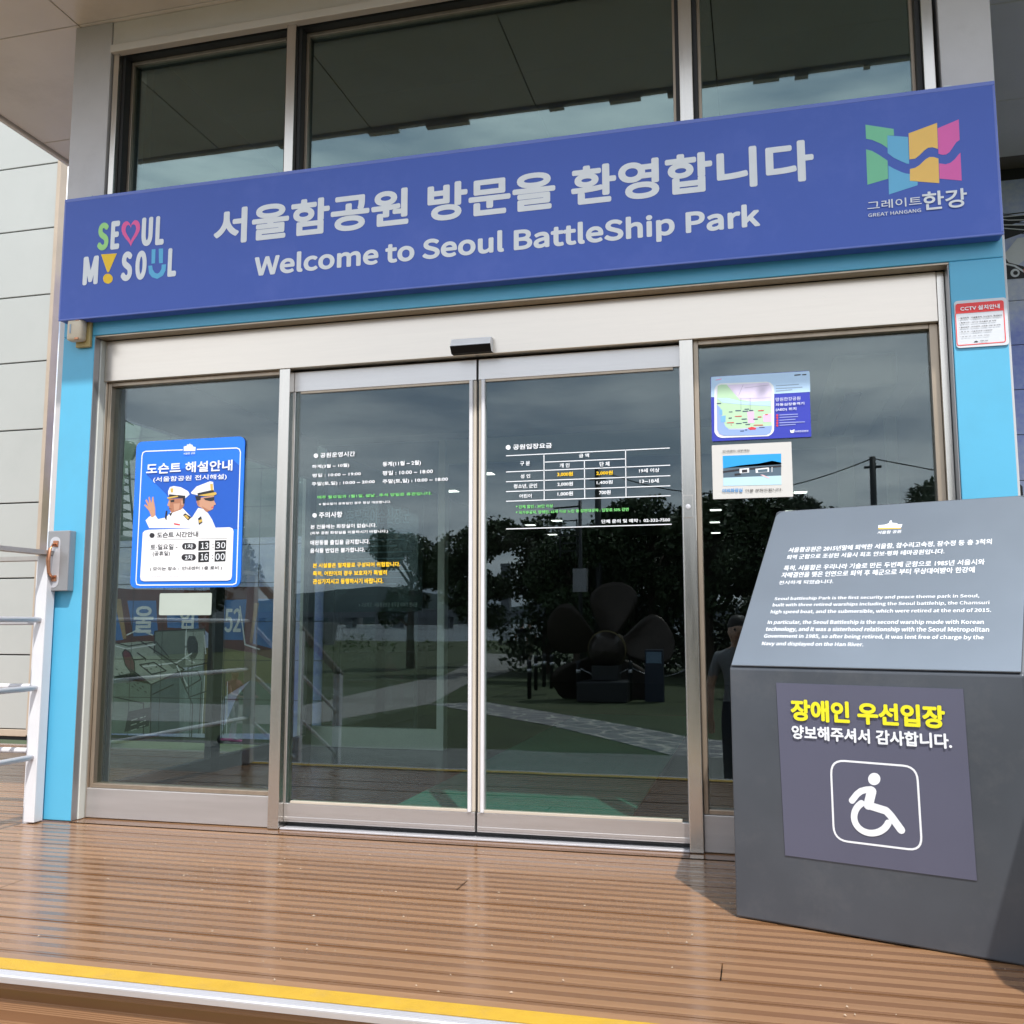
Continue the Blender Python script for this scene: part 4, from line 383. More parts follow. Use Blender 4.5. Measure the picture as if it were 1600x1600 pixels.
# roof: soffit panels with open joints, fascia
sf=MB(); xs=[-3.93,-2.765,-1.6,-.435,.73,1.895,3.06,4.225]; ys=[-1.235,-.04,1.055,2.14,2.98]
for i in range(len(xs)-1):
    for j in range(len(ys)-1):
        a=.0032; sf.cbox((xs[i]+a,ys[j]+a,4.38),(xs[i+1]-a,ys[j+1]-a,4.40),.003)
part(sf,'soffit',M['soffit']); part(MB().box((-3.90,-1.2,4.394),(4.2,3.5,4.75)),'roof',mat('roof joint sealant',(.16,.13,.11),.7))
part(MB().cbox((-3.97,-1.275,4.36),(4.27,-1.24,4.8),.006).cbox((-3.97,-1.238,4.36),(-3.935,3.1,4.8),.006),'fascia',M['soffit'])
for x,w,h in ((-2.3,.05,.02),(-1.62,.22,.018),(-1.2,.3,.026),(-.35,.1,.012),(.05,.2,.02),(.42,.06,.03),(.95,.16,.012),(1.2,.08,.02),(1.6,.04,.012)):
    part(MB().cbox((x,-1.285,4.358-h),(x+w,-1.24,4.3595),.004),'gutter_bracket',M['soffit'])
# columns
for x0,x1 in ((-2.795,-2.555),(1.742,1.957)):
    part(MB().cbox((x0,-.02,0),(x1,.26,4.379),.004),'column',M['cladding'])
# window head, sill band behind the sign
part(MB().cbox((-2.553,-.012,4.205),(1.74,.2,4.379),.004).cbox((-2.553,-.03,4.19),(1.74,.02,4.235),.004),'window_head',M['soffit'])
# cyan door surround
cy=MB(); cy.cbox((-2.716,-.078,.006),(-2.521,-.03,2.535),.004); cy.cbox((1.720,-.078,.006),(1.934,.02,2.535),.004); cy.cbox((-2.716,-.0785,2.5355),(1.934,.02,2.66),.004)
part(cy,'door_surround',M['cyan'])
part(MB().cbox((-2.521,-.072,2.526),(1.72,-.002,2.5345),.001),'surround_return',M['bronze_trim']); part(MB().cbox((1.7145,-.07,.006),(1.7195,.0,2.5255),.001),'surround_return',M['box_grey']); part(MB().cbox((-2.5208,-.0755,.006),(-2.5185,-.031,2.5255),.0005),'surround_return',M['box_grey'])
# upper glazing
G_up=glassmat('tinted upper glass',(.5,.56,.54),1.5,0,2.2,.085,(.74,.96,.97)); G_dr=glassmat('clear door glass',(.80,.86,.84),1.5,0,1.6,.018); G_in=glassmat('inner glass',(.85,.9,.88),1.45)
for x0,x1 in ((-2.546,-2.512),(-1.473,-1.421),(.595,.658),(1.675,1.723)):
    part(MB().cbox((x0,-.005,2.6),(x1,.17,4.204),.003),'mullion',M['steel'])
for x0,x1 in ((-2.51,-1.475),(-1.419,.593),(.66,1.673)):
    fr=MB(); t=.034; d=.018
    for a,b_ in (((x0,.03,2.6),(x0+d,.14,4.203)),((x1-d,.03,2.6),(x1,.14,4.203)),((x0+d,.03,4.186),(x1-d,.14,4.203))): fr.box(a,b_,0)
    for a,b_ in (((x0+d,.082,2.6),(x0+t,.1385,4.1855)),((x1-t,.082,2.6),(x1-d,.1385,4.1855)),((x0+t,.082,4.165),(x1-t,.1385,4.1855))): fr.cbox(a,b_,.002,1)
    w=part(fr,'upper_window',[M['dark_trim'],M['bronze_trim']]); MB().box((x0+t,.1,2.6),(x1-t,.108,4.165)).build('pane',G_up,w)
part(MB().cbox((-2.51,.005,2.545),(1.72,.17,2.599),.002),'sill_band',M['dark_metal'])
# header beam and jambs of the door front
part(MB().cbox((-2.510,0,2.300),(1.681,.15,2.524),.003),'header_beam',M['steel_h'])
part(MB().cbox((-2.535,-.0295,.006),(-2.512,.15,2.5235),.002),'jamb',M['white_frame']); part(MB().cbox((-2.5115,.012,.006),(-2.504,.15,2.2995),.001),'jamb',M['steel'])
part(MB().cbox((1.6815,.002,.006),(1.7135,.15,2.5235),.003),'jamb',M['steel'])
for x0,x1 in ((-1.464,-1.405),(.567,.628)):
    part(MB().cbox((x0,.0,.006),(x1,.135,2.2995),.003),'mullion',M['steel'])
kp=MB(); kp.cbox((.571,-.0025,1.472),(.613,-.0002,1.575),.001); o=part(kp,'lock_plate',M['steel']); MB().lathe([(.0,.0),(.011,.0),(.011,.005),(.006,.006)],n=16).build('key_cylinder',M['alu'],o); c=o.children[0]; c.rotation_euler=(R(90),0,0); c.location=(.592,-.0026,1.522)
sc_=MB()
for zz in (1.487,1.562): sc_.lathe([(.0,.0),(.004,.0),(.003,.002)],(.0,.0,.0),n=10)
# fixed side windows
for x0,x1,zk in ((-2.5035,-1.4645,.156),(.6285,1.681,.166)):
    t=.022; f=MB()
    f.cbox((x0,.03,zk+.0005),(x0+t,.1,2.2995),.003); f.cbox((x1-(.035 if x1>0 else .004),.03,zk+.0005),(x1,.1,2.2995),.003)
    x1i=x1-(.035 if x1>0 else .004)
    f.cbox((x0+t,.03,zk+.0005),(x1i,.1,zk+.022),.003); f.cbox((x0+t,.03,2.278),(x1i,.1,2.2995),.003)
    w=part(f,'fixed_window',M['bronze_trim']); MB().box((x0+t,.061,zk+.022),(x1i,.069,2.278)).build('pane',G_dr,w)
    part(MB().cbox((x0-.007 if x0<-2 else x0,.018,.008),(x1,.12,zk),.003),'kick_panel',M['kick'])
# sliding doors with lettering
def leaf(x0,x1,meet):
    d=MB(); y0=.052; y1=.088
    d.cbox((x0,y0,2.188),(x1,y1,2.291),.002); d.cbox((x0,y0,.034),(x1,y1,.122),.002)
    d.cbox((x0+.001,y0-.004,.045),(x1-.001,y0-.0002,.058),.001)
    lw=.006; st=MB()
    if meet=='r': st.cbox((x1-.034,y0-.010,.1225),(x1-.017,y1,2.1875),.003); st.cbox((x1-.0165,y0+.004,.1225),(x1-.001,y1,2.1875),.003,1); d.cbox((x0,y0+.004,.1225),(x0+lw,y1,2.1875),.001)
    else: st.cbox((x0+.017,y0-.010,.1225),(x0+.034,y1,2.1875),.003); st.cbox((x0+.001,y0+.004,.1225),(x0+.0165,y1,2.1875),.003,1); d.cbox((x1-lw,y0+.004,.1225),(x1,y1,2.1875),.001)
    s=part(d,'sliding_door',M['rail']); st.build('meeting_stile',[M['white_paint'],M['bonewhite2']],s)
    MB().cbox((x0+.034,y0+.002,2.176),(x1-.034,y1-.002,2.1878),.001).build('glazing_bead',M['bronze_trim'],s); MB().cbox((x0+.034,y0-.002,.1222),(x1-.034,y1-.002,.134),.001).build('glazing_bead',M['bonewhite2'],s)
    MB().box((x0+.007,.0612,.1225),(x1-.007,.0692,2.1875)).build('pane',G_dr,s)
    return s
L=leaf(-1.4045,-.4245,'r'); decal(D['doorL'],*at_y(.061),L,base=.0003)
Rr=leaf(-.4135,.5665,'l'); decal(D['doorR'],*at_y(.061),Rr,base=.0003)
part(MB().box((-1.4045,.09,.0105),(.5665,.13,.0335)),'gap_shade_fill',M['black']); part(MB().box((-.4235,.070,.034),(-.4145,.0945,2.291)),'centre_seal',M['black'])  # black fill behind the gap under the leaves stands in for its shade
part(MB().cbox((-1.4,.004,.0055),(.566,.03,.014),.002).box((-1.4,.030,.0055),(.566,.12,.010)),'threshold',M['alu'])
part(MB().box((-1.4045,.1,2.2),(.5665,.13,2.3)),'door_track',M['black'])
# inside
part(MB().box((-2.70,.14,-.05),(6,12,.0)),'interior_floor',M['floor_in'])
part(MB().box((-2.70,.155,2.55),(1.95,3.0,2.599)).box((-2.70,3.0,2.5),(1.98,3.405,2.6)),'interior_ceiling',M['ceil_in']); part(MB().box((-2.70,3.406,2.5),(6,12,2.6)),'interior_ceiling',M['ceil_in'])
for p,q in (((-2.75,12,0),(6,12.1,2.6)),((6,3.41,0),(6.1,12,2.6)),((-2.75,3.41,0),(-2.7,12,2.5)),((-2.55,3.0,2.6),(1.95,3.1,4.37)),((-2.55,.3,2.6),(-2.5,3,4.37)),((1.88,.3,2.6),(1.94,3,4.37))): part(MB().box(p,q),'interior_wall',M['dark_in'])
# side wall of the vestibule: glass seen through the left pane
sw=MB(); X=-2.7
for y0,y1 in ((.26,.45),(1.50,1.61),(2.9,3.0)): sw.box((X-.05,y0,.0),(X,y1,2.2))
sw.box((X-.05,.26,2.2005),(X,3.0,2.55)); sw.box((X-.05,.451,.0),(X,1.499,.1)); sw.box((X-.05,1.611,0),(X,2.899,.1))
w=part(sw,'side_window',M['dark_metal']); [MB().box((X-.03,a,.1),(X-.022,c,2.2)).build('pane',G_in,w) for a,c in ((.451,1.499),(1.611,2.899))]
part(MB().box((X-.052,.2605,2.205),(X-.0505,3.0,4.37)),'side_cladding',M['cladding'])
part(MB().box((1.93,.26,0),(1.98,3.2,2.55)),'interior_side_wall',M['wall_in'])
# inner door frames
fr=MB()
for x0,x1 in ((-2.83,-2.74),(-1.62,-1.56),(1.485,1.595),(1.825,1.90)): fr.cbox((x0,3.0,.0),(x1,3.1,2.50),.004)
fr.cbox((-2.74,3.01,.0),(-1.62,3.09,.16),.004); fr.cbox((-1.56,3.02,2.30),(1.485,3.09,2.499),.004)
w=part(fr,'inner_door_frame',M['white_frame']); MB().box((-2.74,3.045,.16),(-1.62,3.055,2.5)).build('pane',G_in,w)
lm=bpy.data.materials.new('lit ceiling lamp'); lm.use_nodes=True; lb=lm.node_tree.nodes['Principled BSDF']; lb.inputs['Emission Color'].default_value=(1,.98,.92,1); lb.inputs['Emission Strength'].default_value=3
for i,(x,y) in enumerate([(1.38,6.85),(1.33,8.73),(-1.68,4.64),(-1.89,9.09),(-3.0,9.6),(-3.1,11.2),(.38,8.34),(.24,11.6),(-2.9,5.75),(-2.96,6.8),(.3,9.9),(1.3,10.6)]):
    lx=x if x>-2.6 else -2.4
    o=MB().cbox((-.085,-.085,0),(.085,.085,.03),.004).build('ceiling_lamp',M['white_frame']); o.location=(lx,y,2.468)
    tag(o,'small lit square lamp on the dark lobby ceiling behind the glass','lamp','lobby ceiling lamps'); MB().box((-.07,-.07,-.004),(.07,.07,-.001)).build('diffuser',lm,o)
t=thing('floor_mat','long green carpet runner on the lobby floor inside the sliding doors','carpet',(0,0,0)); MB().cbox((-1.07,.5,.001),(.22,6.2,.012),.004).build('carpet',M['mat_green'],t)
t=thing('air_conditioner','long white ceiling air conditioner behind the right fixed pane','air conditioner',(1.5,1.9,2.3)); MB().cbox((-.17,-.75,0),(.17,.75,.19),.03).build('casing',M['white_frame'],t); MB().cbox((-.1,-.62,-.012),(-.01,.62,-.0005),.004).build('vent',M['dark_metal'],t)
t=thing('exhibit_panel','dark exhibition text panel standing behind the left glass door','panel',(-2.3,3.42,0)); MB().cbox((-.42,0,1.1),(.40,.03,2.12),.004).build('board',mat('panel print',(.05,.065,.085),.5),t)
[MB().box((a,.005,0),(a+.03,.025,1.1)).build('leg',M['dark_metal'],t) for a in (-.38,.33)]
its=[['t','충무공이순신장군',-.31,1.86,.28,2.0,.02,'gy'],['t','※ 자료제공 : 서울함공원은 충무공 이야기 전시관',-.18,1.14,.36,1.18,.02,'w']]
for k in range(9): its.append(['s','gy',1,.012,[[-.3,1.78-.055*k],[.3-.07*(k%3),1.78-.055*k]]])
decal(its,(0,-.001,0),XU,ZV,NY,t)
# ================================================================ things on the front
t=thing('welcome_sign','long blue welcome sign with white Korean and English lettering above the doors','sign',(0,0,0))
s=MB(); s.cbox((-2.6885,-.158,2.604),(1.921,-.080,3.28),.007); p=s.build('panel',M['sign'],t)
e=MB()
for a,b_ in (((-2.690,-.1592,3.262),(1.9225,-.1502,3.2825)),((-2.690,-.1592,2.6025),(1.9225,-.1502,2.613)),((-2.690,-.1592,2.6135),(-2.678,-.1502,3.2615)),((1.911,-.1592,2.6135),(1.9225,-.1502,3.2615))): e.cbox(a,b_,.0035)
e.build('edge_trim',mat('blue sign edge',(.13,.19,.58),.35,0,.05,5),t)
decal(D['sign'],*at_y(-.1585),t,name='lettering',step=.00005); decal(D['seoul'],*at_y(-.1585),t,name='emblem',step=.00005); decal(D['hangang'],*at_y(-.1585),t,name='logo')
for x in (-2.56,1.743): MB().cbox((x-.018,-.13,3.279),(x+.018,-.085,3.305),.004).build('clip',M['white_frame'],t)
MB().box((-2.5,-.078,2.7),(1.7,-.03,3.2)).build('back_rail',M['dark_metal'],t)
# docent poster
def board(name,label,cat,poly_pts,y,th,m,items,base=.0006,r=.03):
    t=thing(name,label,cat,(0,0,0)); MB().prism(poly_pts,(0,y,0),XU,ZV,NY,-th,0).build('sheet',m,t); decal(items,*at_y(y),t,base); return t
def persp_round(x0,z0,x1,z1,r): return rrect(x0,z0,x1,z1,r)
board('guide_poster','bright blue guided tour poster with two white uniformed officers on left pane','poster',persp_round(-2.328,1.186,-1.681,1.970,.035),.052,.008,mat('poster blue',s2l((32,118,236)),.35,0,.02),D['docent'])
board('blank_label','blank pale green label stuck below the blue tour poster','label',persp_round(-2.152,1.043,-1.846,1.157,.008),.058,.002,mat('pale label film',(.40,.46,.42),.5,0,.05),[])
board('map_poster','blue and white park map poster on the right pane','poster',persp_round(.703,1.827,1.139,2.130,.006),.052,.006,mat('map blue',s2l((52,62,178)),.4,0,.03),D['aed'])
board('restroom_notice','white restroom notice with a small photo below the map poster','notice',persp_round(.701,1.560,1.052,1.809,.003),.054,.004,mat('white notice',(.62,.61,.595),.5,0,.02),D['toilet'])
board('camera_notice','small white and red surveillance camera notice on right cyan post','notice',persp_round(1.730,2.152,1.934,2.357,.014),-.085,.006,mat('notice white',s2l((206,210,218)),.4,0,.02),D['cctv'])
# siren box under the sign
t=thing('siren_box','small cream alarm box on top of the left cyan post','alarm box',(-2.588,-.079,2.552))
MB().cbox((-.052,-.075,-.058),(.040,-.022,.062),.014).build('cover',M['bonewhite'],t,True); MB().cbox((-.034,-.0215,-.083),(.056,.0,.068),.006).build('back_plate',M['oldyellow'],t)
MB().cbox((-.03,-.0775,-.02),(-.022,-.0752,.03),.0005).build('label_strip',INK['gy'],t)
for zz in (.052,-.05): MB().cbox((.002,-.0765,zz-.006),(.026,-.07,zz+.006),.002).build('rust_stain',M['copper'],t)
# door motion sensor
t=thing('motion_sensor','silver and black motion sensor on the header above the doors','sensor',(-.426,0,2.34))
MB().prism([(0,-.035),(0,.036),(-.030,.036),(-.052,-.002),(-.052,-.006),(-.03,-.035)],(-.101,-.0005,0),(0,1,0),(0,0,1),(1,0,0),0,.202).build('cover',M['chrome'],t)
MB().prism([(-.0532,-.003),(-.0532,-.007),(-.0312,-.0362),(-.002,-.0362),(-.002,-.0352),(-.0300,-.0352),(-.0515,-.006),(-.0515,-.003)],(-.1015,-.0005,0),(0,1,0),(0,0,1),(1,0,0),0,.203).build('lens',mat('black lens',(.006,.006,.007),.5,spec=.15),t)
# pull handle box on the left post
t=thing('handle_box','grey metal box with a copper pull handle on the left cyan post','box',(-2.638,-.079,1.325))
MB().cbox((-.067,-.05,-.157),(.067,-.0,.157),.004).build('casing',M['box_grey'],t)
MB().prism(rrect(-.045,-.14,.018,.125,.03),(-.004,-.0503,0),XU,ZV,NY,0,.0015).build('backing_plate',M['alu'],t)
pts=[(-.012,-.0525,.085),(-.014,-.07,.083),(-.02,-.085,.06),(-.022,-.092,.0),(-.02,-.085,-.06),(-.014,-.07,-.085),(-.012,-.0525,-.088)]
h=MB().tube(pts,[.007,.007,.0085,.011,.0085,.007,.007],12); h.build('handle',M['copper'],t,True)
for zz in (.088,-.092): 
    f=MB().cbox((-.028,-.058,zz-.016),(.004,-.0521,zz+.016),.003).build('handle_foot',M['copper'],t)
# crumbs of leaf and grit lying on the boards
rd=random.Random(4); g=MB()
for _ in range(170):
    x,y=rd.uniform(-2.6,1.6),rd.uniform(-1.8,-.12); s_=rd.uniform(.002,.006); a=rd.uniform(0,3.1); cx,sx=math.cos(a)*s_,math.sin(a)*s_
    g.add([(x-cx,y-sx,.0035),(x+sx*.5,y-cx*.5,.0045),(x+cx,y+sx,.0035),(x-sx*.5,y+cx*.5,.005),(x,y,.0075)],[(0,1,4),(1,2,4),(2,3,4),(3,0,4),(3,2,1,0)])
tag(g.build('deck_grit',mat('pale grit',(.42,.34,.26),.9,0,.3,30)),kind='stuff')
# ================================================================ railings
def railing(name,label,segs,posts,cap):
    t=thing(name,label,'railing',(0,0,0),group='white pipe railings of the deck')
    for p in posts: MB().cbox((p[0]-.032,p[1]-.032,p[2]),(p[0]+.032,p[1]+.032,p[3]),.004).build('post',M['white_paint'],t)
    for q in segs: MB().tube(q,.0145,12).build('bar',M['white_paint'],t,True)
    for q in cap:
        a,b_=Vector(q[0]),Vector(q[1]); d=(b_-a); n=d.cross(Vector((0,0,1))).normalized()*.036; u=n.cross(d).normalized()*.011
        if u.z<0: u=-u
        MB().add([a-n-u,a+n-u,b_+n-u,b_-n-u,a-n+u,a+n+u,b_+n+u,b_-n+u],[(0,1,2,3),(4,7,6,5),(0,4,5,1),(1,5,6,2),(2,6,7,3),(3,7,4,0)]).build('handrail',M['rail_grey'],t)
    return t
X=-2.70
railing('deck_railing','white pipe railing along the left edge of the deck',[[(X,-.13,z),(X,-1.83,z)] for z in (1.020,.673,.327)],[(X,-.13,.006,1.352),(X,-1.86,.006,1.352)],[((X,-.06,1.366),(X,-1.9,1.366))])
X=-2.72
railing('stair_railing','white pipe railing sloping down beside the front steps',[[(X,-1.9,z),(X,-3.4,z-.77)] for z in (1.0,.65,.31)],[(X,-2.66,-.52,.94),(X,-3.42,GZ,.56)],[((X,-1.9,1.355),(X,-3.45,.555))])
X=-2.765
railing('ramp_railing','white pipe railing running left beside the ramp',[[(X,-.06,z),(-6.4,-.06,z-.02)] for z in (1.008,.673,.345)],[(X,-.06,-.07,1.335),(-4.6,-.06,-.07,1.33),(-6.4,-.06,-.07,1.32)],[((X+.03,-.06,1.343),(-6.5,-.06,1.335))])
# ================================================================ left panel wall and mural wall
t=thing('panel_wall','pale grey green panel wall with beige edge trim at far left','wall',(0,0,0))
zs=[-.0,.052,.718,1.418,2.12,2.813,3.469,4.119,4.781,5.434,6.09,6.75,7.4]
for i in range(1,len(zs)-1): 
    for x0,x1 in ((-6.9,-5.547),): MB().cbox((x0,3.10,zs[i]+.006),(x1,3.15,zs[i+1]-.006),.004).build('wall_panel',M['pale'],t)
MB().cbox((-5.545,3.085,.0),(-5.505,3.18,7.4),.003).build('edge_trim',M['beige'],t); MB().cbox((-6.9,3.09,-.01),(-5.547,3.15,.05),.004).build('base_trim',M['beige'],t)
MB().box((-6.88,3.152,-.05),(-5.52,3.19,7.4)).build('backing',M['dark_trim'],t)
t=thing('mural_wall','tiled wall painted with blue sky, birds and a ship bridge','wall',(0,0,0))
tl=MB(); s_=.62
def tiles(x0,x1,z0,z1,dx=.31,dz=.335):
    x=x0
    while x<x1-.02:
        z=z0
        while z<z1-.02: tl.box((x+.003,3.2,z+.003),(min(x+dx,x1)-.003,3.23,min(z+dz,z1)-.003)); z+=dz
        x+=dx
tiles(-5.5,-2.71,.015,4.34); tiles(1.99,4.2,.015,4.30)
tl.build('mural_tile',M['mural'],t); MB().box((-5.5,3.215,-.03),(-2.71,3.4,4.34)).box((1.985,3.215,-.03),(4.22,3.4,4.39)).build('wall',M['dark_trim'],t)
MB().prism([(-5.49,1.75),(-2.72,1.75),(-2.72,3.4),(-4.2,3.5),(-5.2,2.9),(-5.49,2.2)],(0,3.2,0),XU,ZV,NY,.0003,.001).build('painting',INK['m_green'],t)
grid=[['s','m_dk',8,.005,[[-5.5+.31*k,.02],[-5.5+.31*k,3.4]]] for k in range(1,9)]+[['s','m_dk',8,.005,[[-5.49,.015+.335*k],[-2.72,.015+.335*k]]] for k in range(1,10)]
more=[]
for k in range(16):
    x=-4.72+.055*(k%6)+.03*(k//6); z=.60-.045*(k//6)-.03*(k%6); more.append(['s','m_dk',7,.008,[[x,z],[x+.02,z-.012]]])
for q in ([[-4.87,.86],[-4.60,.80],[-4.32,.84],[-4.18,.70]],[[-4.10,.60],[-3.93,.30],[-3.93,.02]],[[-3.75,.85],[-3.70,.45]],[[-4.80,.36],[-4.42,.30],[-4.41,.03]],[[-3.99,.62],[-3.80,.66],[-3.78,.42],[-3.97,.36],[-3.99,.62]]): more.append(['s','m_dk',7,.010,q])
for q in ([[-4.86,.83],[-4.62,.775],[-4.33,.815]],[[-4.10,.63],[-3.99,.46]],[[-4.02,1.0],[-4.02,.70],[-3.93,.66]],[[-4.62,.90],[-4.50,.95],[-4.36,.90]],[[-4.44,.62],[-4.10,.66],[-3.96,.74]],[[-3.84,.90],[-3.82,.74]],[[-3.5,1.15],[-3.44,.82],[-3.3,.78]]): more.append(['s','w',7,.012,q])
for k in range(10): more.append(['s','w' if k%2 else 'm_dk',7,.009,[[-3.86+.03*k,.05],[-3.85+.028*k,.50+.05*(k%3)]]])
decal(grid+more+[i if i[0]!='t' else i[:6]+[.035,'w'] for i in D['mural']],*at_y(3.2),t,base=.0012,name='painting',top=9)
# bird on the right part of the mural
rg=lambda x,z,r,n=16:[[x+r*math.cos(6.2832*k/n),z+r*math.sin(6.2832*k/n)] for k in range(n)]
bw=[['p','w',2,[[2.70,3.60],[2.73,3.72],[2.83,3.84],[3.3,3.87],[3.3,3.80],[2.96,3.74],[2.82,3.63]]],['p','m_dk',3,[[2.5,3.88],[2.75,3.84],[2.95,3.90],[3.2,3.9],[2.8,3.95],[3.0,4.0],[2.72,4.03],[2.5,3.99]]],
 ['p','m_dk',3,[[2.66,3.72],[2.72,3.74],[2.76,3.66],[2.86,3.62],[2.90,3.53],[2.66,3.53]]],['s','w',4,.014,[[2.70,3.68],[2.74,3.65],[2.80,3.63],[2.86,3.58]]],['p','w',5,rg(2.80,3.575,.032)],['p','m_dk',6,rg(2.803,3.575,.016)],['p','orange',5,[[2.855,3.60],[3.05,3.57],[3.05,3.48],[2.87,3.51]]],
 ['p','m_pale',2,[[2.5,1.80],[3.3,1.84],[3.3,1.55],[2.5,1.5]]],['p','m_dk',3,[[2.66,1.95],[2.70,2.04],[2.76,1.98],[2.76,1.84],[2.67,1.84]]],['p','m_dk',3,[[2.5,1.78],[3.2,1.82],[3.2,1.76],[2.5,1.72]]]]
for k in range(9): bw.append(['s','w' if k%2 else 'm_dk',4,.007,[[2.6,3.97+.012*k],[2.72+.03*(k%3),3.91+.015*k],[2.92+.05*(k%2),3.86+.022*k]]])
decal(bw,*at_y(3.2),t,base=.0012,name='painting')
# ================================================================ information pedestal
A=Vector((.782,-.88,0)); U=Vector((.9452,-.3265,0)); Nn=Vector((.3265,.9452,0))
t=thing('information_pedestal','dark steel information pedestal with a sloping engraved plaque on the deck','pedestal',(0,0,0))
bd=MB().prism([(0,.004),(0,.842),(.012,.853),(.57,1.447),(.60,1.455),(.63,1.44),(.63,.004)],A,Nn,(0,0,1),U,0,.92)
bb=bd.build('body',M['pedestal'],t)
mdf=bb.modifiers.new('b','BEVEL'); mdf.width=.006; mdf.segments=2; mdf.limit_method='ANGLE'
V=(Nn*.564+Vector((0,0,.598))).normalized(); Nv=U.cross(V)
if Nv.z<0: Nv=-Nv
O3=A+Vector((0,0,.845))+Nv*.008
poly=[(.008,.004),(.912,.004)]+[(.912-.035+.035*math.cos(R(a)),.822-.035+.035*math.sin(R(a))) for a in range(0,91,15)]+[(.008+.035+.035*math.cos(R(a)),.822-.035+.035*math.sin(R(a))) for a in range(90,181,15)]
pl=MB().prism(poly,O3,U,V,Nv,-.0065,0).build('plaque',M['plaque'],t); mdf=pl.modifiers.new('b','BEVEL'); mdf.width=.0015; mdf.limit_method='ANGLE'
decal(D['plaque'],O3,U,V,Nv,t,base=.0004,step=.00005,remap={'y':'gold'})
t=thing('priority_notice','grey wheelchair priority notice with yellow heading stuck on the pedestal front','notice',(0,0,0))
MB().prism([(.166,.7965),(.178,.229),(.760,.229),(.7505,.796)][::-1],A,U,(0,0,1),-Nn,.0005,.003).build('sheet',M['notice'],t)
decal([i[:7]+['y3'] if i[0]=='t' and i[7]=='y' else i for i in D['notice']],A-Nn*.003,U,(0,0,1),-Nn,t,base=.0004)
# kiosk added out of view on the right to throw a shadow on the pedestal
t=thing('shadow_blocker','grey steel kiosk added out of view to shadow the information pedestal','blocker',(1.84,-1.62,0)); MB().cbox((0,-.32,.004),(.3,.40,1.0),.01).build('blocker_body',M['pedestal'],t); MB().prism([(-.32,1.0),(.40,1.0),(.40,1.2),(-.32,1.08)],(0.002,0,0.001),(0,1,0),(0,0,1),(1,0,0),0,.296).build('blocker_top',M['box_grey'],t)
# ================================================================ park behind the viewer (mirrored in the glass)
def leafcards(name,m,blobs,n,size,seed,flat=.5):
    rnd=random.Random(seed); b=MB(); tot=sum(r[3]**2 for r in blobs)
    for (cx,cy,cz,r) in blobs:
        for _ in range(int(n*r*r/tot)):
            while 1:
                p=Vector((rnd.uniform(-1,1),rnd.uniform(-1,1),rnd.uniform(-1,1)))
                if .25<p.length<1: break
            p=p.normalized()*(p.length**.4)*(rnd.uniform(.75,1.15)); c=Vector((cx,cy,cz))+Vector((p.x*r,p.y*r,p.z*r*.8))
            a=Vector((rnd.gauss(0,1),rnd.gauss(0,1),rnd.gauss(0,1))).normalized(); q=a.cross(Vector((rnd.gauss(0,1),rnd.gauss(0,1),rnd.gauss(0,1)))).normalized(); s=size*rnd.uniform(.6,1.3)
            b.add([c-a*s,c+q*s*flat,c+a*s,c-q*s*flat],[(0,1,2,3)])
    me=b.build(name,m); return me
def make_tree(seed,h,w,label,pine=False):
    rnd=random.Random(seed); t=thing('pine_tree' if pine else 'broadleaf_tree',label,'tree',(0,0,0),group='trees of the park')
    tr=MB(); top=h*.8; tr.tube([(0,0,-.05),(.03,.02,h*.25),(-.04,.05,h*.5),(.02,0,top)],[h*.035,h*.026,h*.018,h*.006],10)
    bl=[]
    for k in range(11 if not pine else 14):
        a=rnd.uniform(0,6.28); hh=h*rnd.uniform(.38,.9); rr=w*rnd.uniform(.35,.8)*(1.15-hh/h*.6)
        e=Vector((math.cos(a)*rr,math.sin(a)*rr,hh)); s=Vector((0,0,hh*.75)); tr.tube([s,(s+e)/2+Vector((0,0,.1)),e],[h*.012,h*.008,h*.003],6)
        bl.append((e.x,e.y,e.z,w*rnd.uniform(.24,.42) if not pine else w*rnd.uniform(.16,.28)))
    bl.append((0,0,h*.9,w*.3)); 
    tr.build('trunk',M['bark'],t); o=leafcards('crown',M['needle'] if pine else M['leaf'],bl,7500,.085 if not pine else .10,seed,.55 if not pine else .22); o.parent=t
    return t
protos=[make_tree(11,5.2,2.1,'x'),make_tree(12,5.6,2.3,'x'),make_tree(13,4.6,1.8,'x')]; pines=[make_tree(21,5.0,1.7,'x',True)]
used=set()
TL=['dark tree mirrored straight behind the propeller hub','full tree mirrored behind the navy info stand','dense tree mirrored behind the right mullion','round dark green tree mirrored left of the admission table','tall bushy tree mirrored behind the camera pole','spreading tree mirrored right of the admission table','dense low tree mirrored behind the ship propeller','leafy tree mirrored above the propeller blade','broad tree mirrored near the right door edge','slim riverside tree mirrored below the yellow lettering','small tree mirrored beside the far tower','bushy tree mirrored beyond the stone path','tree far left beside the concrete path','tree at the far right of the lawn','tall tree behind the chain posts']
spots=[(1,-3.4,-29.5,1.1),(2,.6,-28.5,1.35),(0,3.0,-28,1.05),(0,-8.4,-27,1.0),(1,-6.4,-29,1.0),(1,-2.4,-27,1.05),(0,-4.6,-25,.9),(2,-.6,-26,1.2),(1,1.3,-25,1.0),(0,-12.0,-30.3,1.0),(2,-9.9,-33,.85),(2,-5.4,-31,1.15),(0,-18,-26,1.0),(1,6.5,-27,1.1),(0,-1.2,-31,1.2)]
for (k,x,y,s),lb in zip(spots,TL):
    o=protos[k] if k not in used else copy_tree(protos[k]); used.add(k); o.location=(x,y,GZ); o.scale=(s,s,s); o.rotation_euler=(0,0,random.uniform(0,6)); o['label']=lb
PL=['dark pine mirrored in the right pane beside the restroom notice','ragged pine mirrored at the right edge of the right pane','pine mirrored just above the pedestal plaque']
